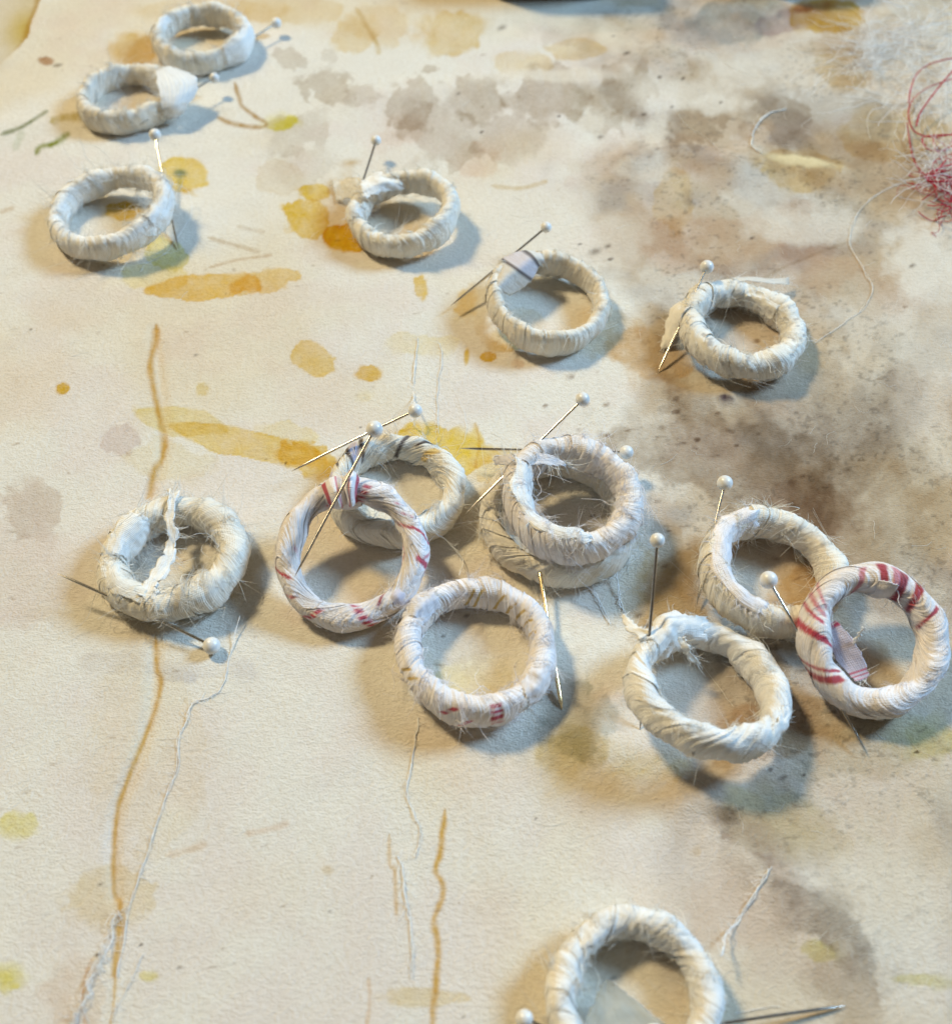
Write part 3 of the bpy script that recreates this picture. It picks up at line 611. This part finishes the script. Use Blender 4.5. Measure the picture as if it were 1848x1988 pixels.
R8 = make_ring(769, 951, 270, 'cream ring with dark brown and lavender stripes, behind the tilted red-marked ring', G, 0, 0, 2.5, 3.6, 15, seed=81, tint=CREAM, frlen=.9, fray=380, rough=1.3, slant=.9,
               stripes=((143, -30, 170, 1.2, .12, DARK_, 0), (127, -20, 170, 1.2, .12, DARK_, 0), (135, -20, 150, 2.4, .12, LAV, 0), (84, 10, 200, 1.3, .10, DARK_, 0), (60, 40, 120, 1.1, .2, DARK_, 0), (157, 20, 80, .9, .2, DARK_, 0), (170, 0, 60, 1.6, .1, LAV, 0), (38, 60, 120, .5, .3, DARK_, 0), (48, 80, 170, 2.5, .1, OCHR * 1.3, 0)))
RW1 = make_ring(682, 1074, 292, 'white ring with dashed red marks, tilted up on the brown striped ring', G, 0, 22, 2.35, 2.9, 12, seed=91, tint=LILAC, frlen=.55, fray=260, longf=6, ell=1.09, rough=1.15, slant=1.1, over=2.1, fibre=M_LILAC, step=.2,
                stripes=((196, -10, 95, .8, .16, RED_, 0), (217, 20, 80, .9, .1, PINKR, 1), (239, -10, 105, 1.3, .1, RED_, 1), (284, -20, 150, 2.0, -.10, RED_, 1), (305, 90, 140, 1.0, .2, RED_ * .7, 0), (351, -10, 85, 1.1, .06, RED_, 0), (357, 0, 50, .7, -.1, PINKR, 0), (18, 0, 160, .8, .16, RED_, 0), (32, 50, 110, .6, .2, PINKR, 1), (42, 60, 90, .6, .2, PINKR, 1),
                         (-8, 140, 190, .7, -.2, RED_, 0), (8, 150, 200, 1.0, .3, PINKR, 0), (79, 80, 190, 1.9, .08, RED_, 1), (113, 60, 190, 2.0, .08, RED_, 1), (180, 120, 170, .5, .1, PINKR, 0)))
hug(RW1, [118, 106, 96], [60, 105, 150, 190], [[.9, .8, .9, 1.2], [2.2, 2.6, 2.4, 2.0], [.9, .6, .6, 1]], tint=LILAC, seed=92, wrinkle=.3, jag=.2, fringe=(('L', 12),), flen=1, lines=((0, .14, 1.1, RED_), (0, .62, .4, PINKR)))
hug(RW1, [98, 90, 84], [50, 100, 150, 185], [[1.0, .7, .7, .9], [3.0, 2.9, 2.4, 1.6], [1.0, .8, .8, .8]], tint=LILAC, seed=93, wrinkle=.3, jag=.2, fringe=(('L', 16),), flen=1.3, lines=((0, .42, .6, PINKR), (0, .9, 1.1, RED_)))
hug(RW1, [116, 104, 92, 80], [175, 200, 225], [[1.2, 1.5, 1.2]] * 4, tint=LILAC, seed=94, wrinkle=.3, lines=((0, .15, 1, PINKR),), jag=.2)
hug(RW1, [-48, -42, -36], [20, 80, 140], [[.7, .8, .7]] * 3, tint=np.array([.70, .68, .78]), seed=95, wrinkle=.3, jag=.2, fringe=(('T', 10), ('R', 10)))
R9a = make_ring(1084, 1004, 310, 'lower fuzzy bone ring of the stacked pair, its tail hanging at right', G, 0, 0, 2.0, 3.9, 24, seed=101, tint=BONE, frlen=1.3, fray=620, longf=22, slant=.7)
R9b = make_ring(1110, 968, 282, 'upper fuzzy ring stacked on another ring, loose threads in its hole', G, 2, 3, 2.75, 4.3, 24, seed=111, tint=LILAC * np.array([1, .985, .95]), zmin=7.0, frlen=1.3, fray=640, longf=20, slant=.7, fibre=M_LILAC)
flap(R9b, [A_([(956, 884, 12), (962, 902, 11)]), A_([(1000, 880, 16.5), (1006, 906, 16)]), A_([(1050, 880, 17), (1062, 902, 16)]), A_([(1096, 895, 15), (1100, 906, 14)])], tint=LILAC * .95, seed=112, fringe=(('L', 30), ('R', 30), ('B', 24)), flen=3, wrinkle=.5)
flap(R9a, [A_([(1136, 1092, 4.5), (1140, 1112, 1.5)]), A_([(1172, 1074, 6.5), (1168, 1112, 1.5)]), A_([(1214, 1050, 6.5), (1213, 1090, 1.5)])], tint=SNOW, seed=113, mat=M_GAUZE, fringe=(('R', 14), ('L', 14)), wrinkle=.7)
hug(R9b, [150, 185, 215, 250, 280], [70, 110, 150, 185], [[.7, .8, .8, 1.2]] * 5, tint=SNOW, seed=114, fringe=(('R', 220), ('L', 160)), flen=1.8, wrinkle=.9, jag=1.0)
R10 = make_ring(1498, 1108, 290, 'fuzzy tan-white ring lying under the edge of the red striped ring', G, 8, 0, 2.6, 3.9, 22, seed=121, tint=BONE, frlen=1.0, fray=560, slant=.5)
hug(R10, [105, 135, 165, 195, 225, 250], [60, 100, 145, 185], [[.8, .8, .8, 1.0]] * 6, tint=LILAC, seed=122, fringe=(('R', 200), ('L', 160), ('T', 20), ('B', 20)), flen=1.8, wrinkle=.9, jag=1.1, fibre=M_LILAC)
och = tuple((u, 120, 200, .8, .12, OCHR, 0) for u in (96, 88, 66, 52, 40, 27, 14)) + tuple((u, 20, 70, .8, .12, OCHR, 0) for u in (205, 214, 150))
R11 = make_ring(924, 1260, 322, 'lilac-white ring with ochre lines inside and two red marks in front', G, 0, -3, 2.45, 3.7, 19, seed=131, tint=LILAC, frlen=1.0, fray=560, fibre=M_LILAC, stripes=och + ((253, 10, 60, 1.3, .25, RED_, 1), (263, -25, 10, 1.1, .25, RED_, 1), (284, -10, 75, 2.2, .0, RED_, 1)))
hug(R11, [-52, -40, -26], [-10, 50, 110], [[1.2, 1.0, .8]] * 3, tint=LILAC * .95, seed=132, fringe=(('T', 30), ('B', 20)), wrinkle=.6)
hug(R11, [128, 142, 158], [40, 100, 160], [[.9, .9, .9]] * 3, tint=np.array([.82, .82, .88]), seed=133, fringe=(('R', 20), ('T', 20)), wrinkle=.5)
R12 = make_ring(1372, 1334, 330, 'bright cream ring with crumpled cloth end, left side lifted by an upright pin', G, 12, -13, 2.4, 3.5, 15, seed=141, tint=SNOW, frlen=.8, fray=320, rough=1.5, longf=8)
hug(R12, [85, 110, 132, 150], [50, 100, 150, 195], [[1, 1.1, 1, 1.2], [1.6, 2, 1.6, 1.4], [1.2, 1.8, 1.8, 2.2], [1, 1.2, 1.2, 1]], tint=SNOW, seed=142, fringe=(('R', 26), ('L', 20), ('B', 12)), flen=2, wrinkle=1.0)
flap(R12, [A_([(1205, 1195, 8), (1214, 1192, 8)]), A_([(1216, 1222, 11), (1232, 1216, 11)]), A_([(1240, 1240, 13), (1262, 1225, 13)])], tint=CREAM, seed=143, fringe=(('T', 16), ('L', 10), ('R', 10)), wrinkle=.6, nv=8)
flap(R12, [A_([(1330, 1238, 12), (1316, 1240, 12)]), A_([(1340, 1262, 10), (1325, 1262, 10)]), A_([(1356, 1286, 7), (1344, 1288, 7)])], tint=CREAM, seed=144, fringe=(('B', 14), ('L', 10)), wrinkle=.6, nv=8)
hug(R12, [312, 325, 340], [-20, 30, 80], [[1.1, 1.0, .8]] * 3, tint=SNOW, seed=145, fringe=(('L', 14), ('B', 20)), wrinkle=.6)
RW2 = make_ring(1693, 1242, 302, 'white ring with bold red stripes, propped on the tan-white ring at the right edge', G, 2, 22, 2.8, 4.0, 13, seed=151, tint=LILAC * 1.02, frlen=.5, fray=220, longf=4, rough=1.1, slant=1.1, fibre=M_LILAC, step=.2,
                stripes=((138, -40, 110, .7, .16, PINKR, 0), (147, -40, 110, 1.3, .16, PINKR, 0), (156, -40, 100, .9, .16, RED_, 0), (172, -40, 120, .8, .16, RED_, 0), (181, -40, 190, 1.1, .16, RED_, 0), (206, -40, 130, .8, .16, RED_ * .9, 0), (214, -40, 110, 1.8, .16, RED_ * .8, 0),
                         (104, 60, 190, 1.3, .10, PINKR, 0), (80, 40, 190, 1.7, -.05, RED_ * .8, 0), (61, 50, 190, 2.2, -.05, RED_ * .7, 0), (70, 50, 130, 1.6, -.05, PINKR, 0), (43, 50, 190, 1.9, -.08, RED_ * .75, 0), (20, 60, 180, 1.0, -.1, RED_ * .8, 0)))
flap(RW2, [A_([(1606, 1212, 11), (1622, 1205, 12)]), A_([(1612, 1250, 9.5), (1650, 1235, 11)]), A_([(1624, 1280, 7.5), (1672, 1268, 9)]), A_([(1650, 1312, 6), (1684, 1300, 6.5)]), A_([(1662, 1322, 6), (1686, 1316, 5.5)])], tint=np.array([.66, .60, .68]), seed=152, wrinkle=.25, jag=.2, lines=((0, .72, .45, RED_), (0, .82, .7, RED_), (0, .97, .5, PINKR), (0, .04, 1.2, RED_)), fringe=(('B', 12), ('R', 8)), nu=34)
flap(RW2, [A_([(1652, 1250, 10), (1660, 1252, 10)]), A_([(1668, 1228, 13), (1673, 1230, 13)]), A_([(1676, 1218, 15), (1679, 1220, 15)])], tint=SNOW, seed=153, wrinkle=.2, nv=6)
hug(RW2, [86, 76, 66], [110, 150, 200], [[.7, .8, 1.2]] * 3, tint=LILAC * .95, seed=154, wrinkle=.3, jag=.2)
R14 = make_ring(1229, 1938, 352, 'cream ring nearest the viewer, cut off by the bottom edge', G, 0, 0, 2.5, 3.8, 24, seed=161, tint=SNOW, frlen=1.0, fray=460)
flap(R14, [A_([(1172, 1905, 5), (1190, 1908, 5)]), A_([(1150, 1950, 4), (1240, 1948, 3.4)]), A_([(1120, 2010, 3), (1312, 2010, 2)])], tint=np.array([.60, .61, .55]), seed=162, mat=M_GAUZE, fringe=(('R', 40),), wrinkle=.25, jag=.4, flen=.8)
hug(R14, [112, 125, 140], [60, 120, 175], [[.9, 1, 1]] * 3, tint=SNOW, seed=163, fringe=(('R', 20), ('B', 16)), wrinkle=.5)

# ------------------------------------------------------------------ pins
def sphere(c, r, nu=20, nv=14):
    U, V = np.meshgrid(np.linspace(0, 2 * math.pi, nu + 1)[:-1], np.linspace(0, math.pi, nv), indexing='ij')
    P = np.stack([np.cos(U) * np.sin(V), np.sin(U) * np.sin(V), np.cos(V)], -1) * r + c
    P = P.transpose(1, 0, 2).reshape(-1, 3)
    return P, grid_faces(nv, nu, True)
def solve_head(tip, hx, hy, L, near):
    d = ray(hx, hy); q = CAM - tip; b = d @ q; cc = q @ q - L * L; disc = b * b - cc
    if disc <= 0: t = -b
    else: t = -b - math.sqrt(disc) if near else -b + math.sqrt(disc)
    return CAM + d * t
def pin(tip, head, label, L=38.0, zt=.5, near=True, zh=None, hr=1.75, group='pearl-headed pins'):
    T = at(tip[0], tip[1], zt)
    H = at(head[0], head[1], zh) if zh is not None else solve_head(T, head[0], head[1], L, near)
    hr *= 1 + .12 * math.sin(tip[0] * 1.7 + head[1]); H[2] = max(H[2], hr + .1)
    base = np.array([H[0], H[1], 0.0]); base = np.array([(T[0] + H[0]) / 2, (T[1] + H[1]) / 2, 0])
    o = empty('pearl_pin', base, label, 'pin', group)
    s = np.linspace(0, 1, 24); q = H + (T - H) * s[:, None] + np.array([.35, .25, .3]) * (math.sin(head[0]) * 4 * s * (1 - s))[:, None]
    rr = .34 * np.clip((1 - s) * 9 + .06, 0, 1)
    V, F_ = tubes([q], [rr], 10)
    mesh_obj('shaft', V, F_, M_STEEL, o, base)
    V, F_ = sphere(H, hr); mesh_obj('head', V, F_, M_PEARL, o, base)
    return o
pin((392, 141), (536, 44), 'pin through the farthest bluish ring, head pointing right', zt=1.5, zh=4.5)
pin((269, 243), (416, 150), 'pin through the wide cloth flag of the far left ring', zt=4, zh=6)
pin((347, 486), (301, 261), 'long pin standing up behind the shaggy ring by the oval yellow blot', near=False, L=44, zt=.3)
pin((674, 438), (730, 272), 'pin leaning back from the ring with the folded-over left side', near=False, zt=4)
pin((874, 594), (1060, 441), 'pin through the brown striped flap of the thin bone ring', zt=3, zh=9)
pin((1275, 725), (1372, 518), 'bright pin through the loose tail of the dark-specked ring', zt=1, zh=12)
pin((566, 915), (806, 797), 'pin through the back of the dark brown striped ring', zt=5, zh=14)
pin((572, 1120), (727, 833), 'golden-lit pin across the hole of the tilted red-marked ring', zt=13, zh=24)
pin((904, 997), (1131, 775), 'pin slanting through the upper ring of the stacked pair', zt=9, zh=22)
pin((890, 870), (1216, 878), 'pin lying level behind the stacked rings, head peeping at right', zt=6, zh=8)
pin((110, 1113), (411, 1254), 'pin under the front of the left ring with the torn shred', zt=7.5, zh=2.0)
pin((1352, 1176), (1407, 938), 'pin mostly hidden behind the fuzzy tan-white ring', zt=1.5, zh=11)
pin((1241, 1426), (1276, 1049), 'upright pin with the largest head, in the bright cream crumpled ring', L=40, near=True, zt=.4, hr=1.8)
pin((1682, 1462), (1492, 1126), 'bluish pin through the bold red striped ring at the right', zt=1, zh=13, L=44)
pin((1330, 2120), (1018, 1978), 'pin head at the bottom edge, left of the nearest ring', zt=4, zh=5)
pin((1642, 1954), (1270, 2010), 'pin tip lying right of the nearest ring at the bottom edge', zt=.6, zh=4)
# the gilt needle
a_, b_ = at(1047, 1106, 6.0), at(1091, 1378, .6)
base = np.array([(a_[0] + b_[0]) / 2, (a_[1] + b_[1]) / 2, 0])
nd = empty('sewing_needle', base, 'gilt sewing needle without a head, behind the lilac-white ring', 'needle')
s = np.linspace(0, 1, 30); q = a_ + (b_ - a_) * s[:, None]
V, F_ = tubes([q], [.48 * np.clip((1 - s) * 12 + .15, 0, 1) * np.clip(s * 30 + .5, 0, 1)], 10); mesh_obj('shaft', V, F_, M_BRASS, nd, base)
e = q[1] + (q[3] - q[1]) * .4; t_ = (b_ - a_) / np.linalg.norm(b_ - a_); sx = np.cross(t_, [0, -.55, .83]); sx /= np.linalg.norm(sx)
ang = np.linspace(0, 2 * math.pi, 17); lp = np.array([e + t_ * .95 * math.cos(k) + sx * .42 * math.sin(k) for k in ang])
V, F_ = tubes([lp], [.16 * np.ones(17)], 6); mesh_obj('eye', V, F_, M_BRASS, nd, base)

# ------------------------------------------------------------------ loose threads on the paper
def thread(pts, r, label, mat=M_WHITE, plies=1, spread=.0, z=.16, fuzz=0, name='loose_thread', seed=1, group='loose threads on the paper'):
    rg = np.random.RandomState(seed)
    P = np.array([at(p[0], p[1], p[2] if len(p) > 2 else z) for p in pts])
    n = 12 * len(pts); Q = spline(P, n); sx_, sy_ = sheet(Q * np.array([1, 1, 0])); Q[:, 2] += relief(Q[:, 0], Q[:, 1], sx_, sy_); base = np.array([Q[:, 0].mean(), Q[:, 1].mean(), 0])
    L = []; R_ = []
    s = np.linspace(0, 1, n)
    for k in range(plies):
        o = np.stack([vnoise(s * len(pts) * 2.2 + 31 * k + seed, s * 0, 1) - .5, vnoise(s * len(pts) * 1.7 + 31 * k + seed, s * 0 + 4, 2) - .5, np.abs(vnoise(s * 9 + 31 * k, s * 0 + 8, 3) - .4)], -1) * (spread + .22) * 2
        L.append(Q + o); R_.append(r * .5 * rg.uniform(.75, 1.1))
    for k in range(fuzz * 2):
        i = rg.randint(0, n - 1); d = rg.normal(0, 1, 3); d[2] = abs(d[2]) * .4; t = np.linspace(0, 1, 6)[:, None]
        q = Q[i] + d * rg.uniform(.5, 1.6) * t + rg.normal(0, .4, 3) * t * t; q[:, 2] = np.maximum(q[:, 2], .25); L.append(q); R_.append(.035)
    V, F_ = tubes(L, R_, 5, .25)
    o = mesh_obj(name, V, F_, mat, None, base); tag(o, label, 'thread', group); return o
thread([(466, 1195, 2), (448, 1265), (432, 1330), (412, 1352), (372, 1368), (362, 1400), (345, 1440), (344, 1490), (322, 1548), (300, 1610), (285, 1660), (268, 1715), (247, 1775), (238, 1840), (228, 1895)], .17, 'long white thread running down beside the brown drip at the left', plies=2, spread=.1, fuzz=40, seed=2)
thread([(235, 1768), (212, 1815), (192, 1870), (172, 1925), (150, 1970), (135, 2000)], .11, 'thick frayed white thread in the bottom left corner', plies=6, spread=1.0, fuzz=50, seed=3)
thread([(276, 1852), (262, 1888), (242, 1930), (222, 1965), (214, 2000)], .12, 'short thin white thread right of the brown drip at the bottom', seed=4, fuzz=10)
thread([(812, 1392), (806, 1440), (798, 1490), (788, 1535), (803, 1580), (816, 1620), (806, 1665)], .15, 'white thread hanging down below the lilac-white ring', plies=2, spread=.08, fuzz=14, seed=5)
thread([(770, 1660), (783, 1690), (786, 1745), (796, 1790), (799, 1850), (797, 1900)], .16, 'pale thread left of the lower middle brown drip', plies=2, spread=.15, fuzz=16, seed=6)
thread([(812, 655), (808, 690), (802, 730), (803, 770), (806, 800, 5), (803, 830)], .20, 'white thread lying behind the head of the brown striped ring\'s pin', plies=2, spread=.12, fuzz=24, seed=7)
thread([(853, 665), (858, 690), (851, 740), (848, 800), (850, 842)], .15, 'thin white thread between the two middle pins, right of the thicker thread', plies=1, fuzz=14, seed=8)
thread([(882, 755), (900, 800), (905, 840), (886, 880)], .10, 'faint fibre on the ochre blot above the middle rings', seed=9)
thread([(822, 1022, 6), (850, 1038, 4), (880, 1062, 2), (897, 1090, 1), (892, 1118, 5)], .20, 'white thread end curling from the brown striped ring to the lilac-white ring', plies=2, spread=.08, fuzz=10, seed=10)
thread([(1140, 1095, 3), (1148, 1130, 1), (1160, 1165), (1185, 1215)], .22, 'white thread trailing from the tail of the stacked rings, left one', plies=2, spread=.15, fuzz=20, seed=11)
thread([(1192, 1105, 2), (1200, 1140, 1), (1202, 1168), (1216, 1200)], .22, 'white thread trailing from the tail of the stacked rings, right one', plies=2, spread=.15, fuzz=20, seed=12)
thread([(1492, 1692), (1462, 1740), (1425, 1795), (1405, 1830, 3), (1398, 1860, 6)], .20, 'white thread reaching up to the right from the nearest ring', plies=3, spread=.3, fuzz=24, seed=13)
thread([(1425, 1968), (1470, 1960), (1515, 1955)], .14, 'short white thread above the pin tip at the bottom right', seed=14)
thread([(1525, 208), (1490, 218), (1468, 245), (1456, 280), (1462, 296), (1476, 304)], .30, 'pale curled thread on the grey-brown stain at upper right', mat=M_FIBRE, plies=3, spread=.3, fuzz=26, seed=15)
thread([(1312, 212), (1330, 240), (1372, 268), (1400, 300), (1440, 322)], .12, 'very fine thread crossing the brown stain left of the curled thread', mat=M_FIBRE, seed=16)
thread([(1760, 352), (1715, 370), (1680, 395), (1658, 425), (1650, 470), (1676, 520), (1692, 560), (1675, 600), (1640, 625), (1580, 665)], .14, 'long fine thread in a wide bend below the red tangle', mat=M_FIBRE, plies=2, spread=.2, fuzz=10, seed=17)
thread([(322, 356, 8), (350, 360, 6), (368, 380, 4), (372, 415, 2), (350, 455, 1), (320, 492), (285, 512), (272, 530)], .11, 'fine thread looping from the shaggy ring over the paper', seed=18, fuzz=6)
thread([(830, 1052, 5), (865, 1030, 3), (930, 1012, 3)], .10, 'fine hair between the brown striped ring and the stacked rings', mat=M_FIBRE, seed=19)
thread([(1335, 1240, 2), (1360, 1290), (1400, 1340), (1425, 1372)], .10, 'fine hair lying inside the bright cream crumpled ring', mat=M_FIBRE, seed=20)
thread([(1270, 125), (1330, 100), (1370, 95), (1420, 130), (1480, 150)], .11, 'fine pale fibre looping near the painted far shade', mat=M_FIBRE, seed=22)

# lint and red thread tangle at the far right
def tangle(name, spots, label, mat, seed, cat, r=(.04, .09), group=None):
    rg = np.random.RandomState(seed); L = []; R_ = []
    for (x, y, sx, sy, n, ln, hz) in spots:
        for i in range(n):
            p = at(rg.normal(x, sx), rg.normal(y, sy), rg.uniform(.5, hz)); q = [p]; d = rg.normal(0, .7, 3) + np.array([.9, .9, 0]) * rg.choice([-1, 1]); d[2] *= .2
            for k in range(5):
                d = d / np.linalg.norm(d) + rg.normal(0, .36, 3) * np.array([1, 1, .3]); q.append(q[-1] + d / np.linalg.norm(d) * ln / 5)
            q = spline(q, 16); q[:, 2] = np.clip(q[:, 2], .4, hz + 2); L.append(q); R_.append(rg.uniform(*r))
    V, F_ = tubes(L, R_, 4, .3); c = V.mean(0); c[2] = 0
    return tag(mesh_obj(name, V, F_, mat, None, c), label, cat, group)
tangle('lint_tuft', [(1705, 85, 18, 14, 70, 20, 6), (1735, 60, 34, 20, 40, 28, 6), (1690, 122, 16, 9, 46, 16, 4), (1810, 70, 36, 26, 60, 34, 8), (1640, 110, 30, 20, 10, 18, 3)], 'tuft of fine white lint in the far right corner', M_WHITE, 5, 'lint')
tangle('lint_tuft', [(1825, 330, 18, 26, 70, 16, 8), (1790, 180, 40, 40, 60, 24, 4)], 'white lint caught in the red thread tangle at the right edge', M_WHITE, 6, 'lint')
P_ = lambda *p: [at(*k) for k in p]
red = empty('thread_tangle', at(1815, 250), 'tangle of red sewing thread at the right edge', 'thread tangle')
for pts, r in [([(1870, 108, 6), (1810, 122, 6), (1782, 140, 5), (1768, 170, 4), (1763, 200, 3)], .17), ([(1860, 125, 9), (1825, 165, 7), (1795, 205, 5), (1783, 225, 4), (1778, 245, 3)], .24), ([(1856, 150, 5), (1800, 170, 5), (1770, 195, 4), (1763, 225, 3), (1775, 255, 2), (1810, 266, 3), (1860, 258, 4)], .14),
               ([(1868, 262, 4), (1820, 262, 4), (1790, 268, 3), (1800, 288, 3), (1830, 292, 3), (1865, 272, 5)], .16), ([(1860, 318, 6), (1825, 325, 6), (1798, 342, 5), (1816, 366, 5), (1790, 388, 2)], .2), ([(1835, 312, 6), (1815, 335, 6), (1800, 350, 5), (1830, 352, 6), (1870, 345, 6)], .24),
               ([(1760, 238, 2), (1768, 290, 1), (1778, 320, 1), (1800, 345, 3)], .12)]:
    q = spline(P_(*pts), 40); V, F_ = tubes([q, q + np.array([.25, .2, .1])], [r, r * .8], 5, .2); mesh_obj('strand', V, F_, M_RED, red, at(1815, 250))
rg = np.random.RandomState(9); L = []; R_ = []
for i in range(70):
    p = at(rg.normal(1840, 16), rg.normal(360, 26), rg.uniform(.5, 5)); q = [p]; d = rg.normal(0, 1, 3)
    for k in range(5): d = d / np.linalg.norm(d) + rg.normal(0, .8, 3) * np.array([1, 1, .4]); q.append(q[-1] + d / np.linalg.norm(d) * 2.6)
    q = spline(q, 16); q[:, 2] = np.clip(q[:, 2], .4, 7); L.append(q); R_.append(rg.uniform(.08, .16))
V, F_ = tubes(L, R_, 4, .2); tag(mesh_obj('snarl', V, F_, M_RED, red, at(1815, 250)), kind='stuff')

# stray lint scattered over the sheet, too fine to count
rg = np.random.RandomState(77); L = []; R_ = []
for i in range(190):
    x, y = (rg.uniform(900, 1848), rg.uniform(0, 1988)) if rg.rand() < .85 else (rg.uniform(0, 1848), rg.uniform(0, 1988))
    p = at(x, y, 0); q = [p]; a = rg.uniform(0, 6.28)
    for k in range(4): a += rg.normal(0, .6); q.append(q[-1] + np.array([math.cos(a), math.sin(a), 0]) * rg.uniform(.4, 2.2))
    q = spline(q, 12); sx_, sy_ = sheet(q); q[:, 2] = relief(q[:, 0], q[:, 1], sx_, sy_) + .04; L.append(q); R_.append(rg.uniform(.025, .045))
V, F_ = tubes(L, R_, 3, .3); tag(mesh_obj('stray_lint', V, F_, M_FIBRE, None, (0, 0, 0)), 'stray pale lint fibres scattered over the stained paper', 'lint', kind='stuff')

# ------------------------------------------------------------------ dark things just beyond the far edge of the picture
def rounded_slab(name, c, sx, sy, h, rot, label, cat, mat):
    U = np.linspace(0, 2 * math.pi, 65)[:-1]; k = .35
    ox = np.sign(np.cos(U)) * np.abs(np.cos(U)) ** k * sx; oy = np.sign(np.sin(U)) * np.abs(np.sin(U)) ** k * sy
    ca, sa = math.cos(rot), math.sin(rot)
    prof = [(0.0, 0), (.90, 0), (.97, .05 * h), (1, .2 * h), (1, .8 * h), (.97, .94 * h), (.9, h), (.6, h * .985), (0.0, h * .98)]
    V = []
    for f, z in prof:
        X = ox * f; Y = oy * f
        V.append(np.stack([c[0] + X * ca - Y * sa, c[1] + X * sa + Y * ca, np.full(64, c[2] + z)], -1))
    o = mesh_obj(name, np.concatenate(V), grid_faces(len(prof), 64, True), mat, None, (c[0], c[1], 0)); tag(o, label, cat); return o
c = at(1075, -30, 0)
rounded_slab('dark_case', (c[0], c[1] + 2, 0.8), 25, 12, 26, .03, 'black case whose lower edge shows at the far middle edge', 'case', M_BLACK)
c = at(1535, -32, 0)
rounded_slab('dark_case', (c[0], c[1] + 6, 0.8), 14, 14, 22, .18, 'black case whose lower edge shows near the painted far right shade', 'case', M_BLACK)
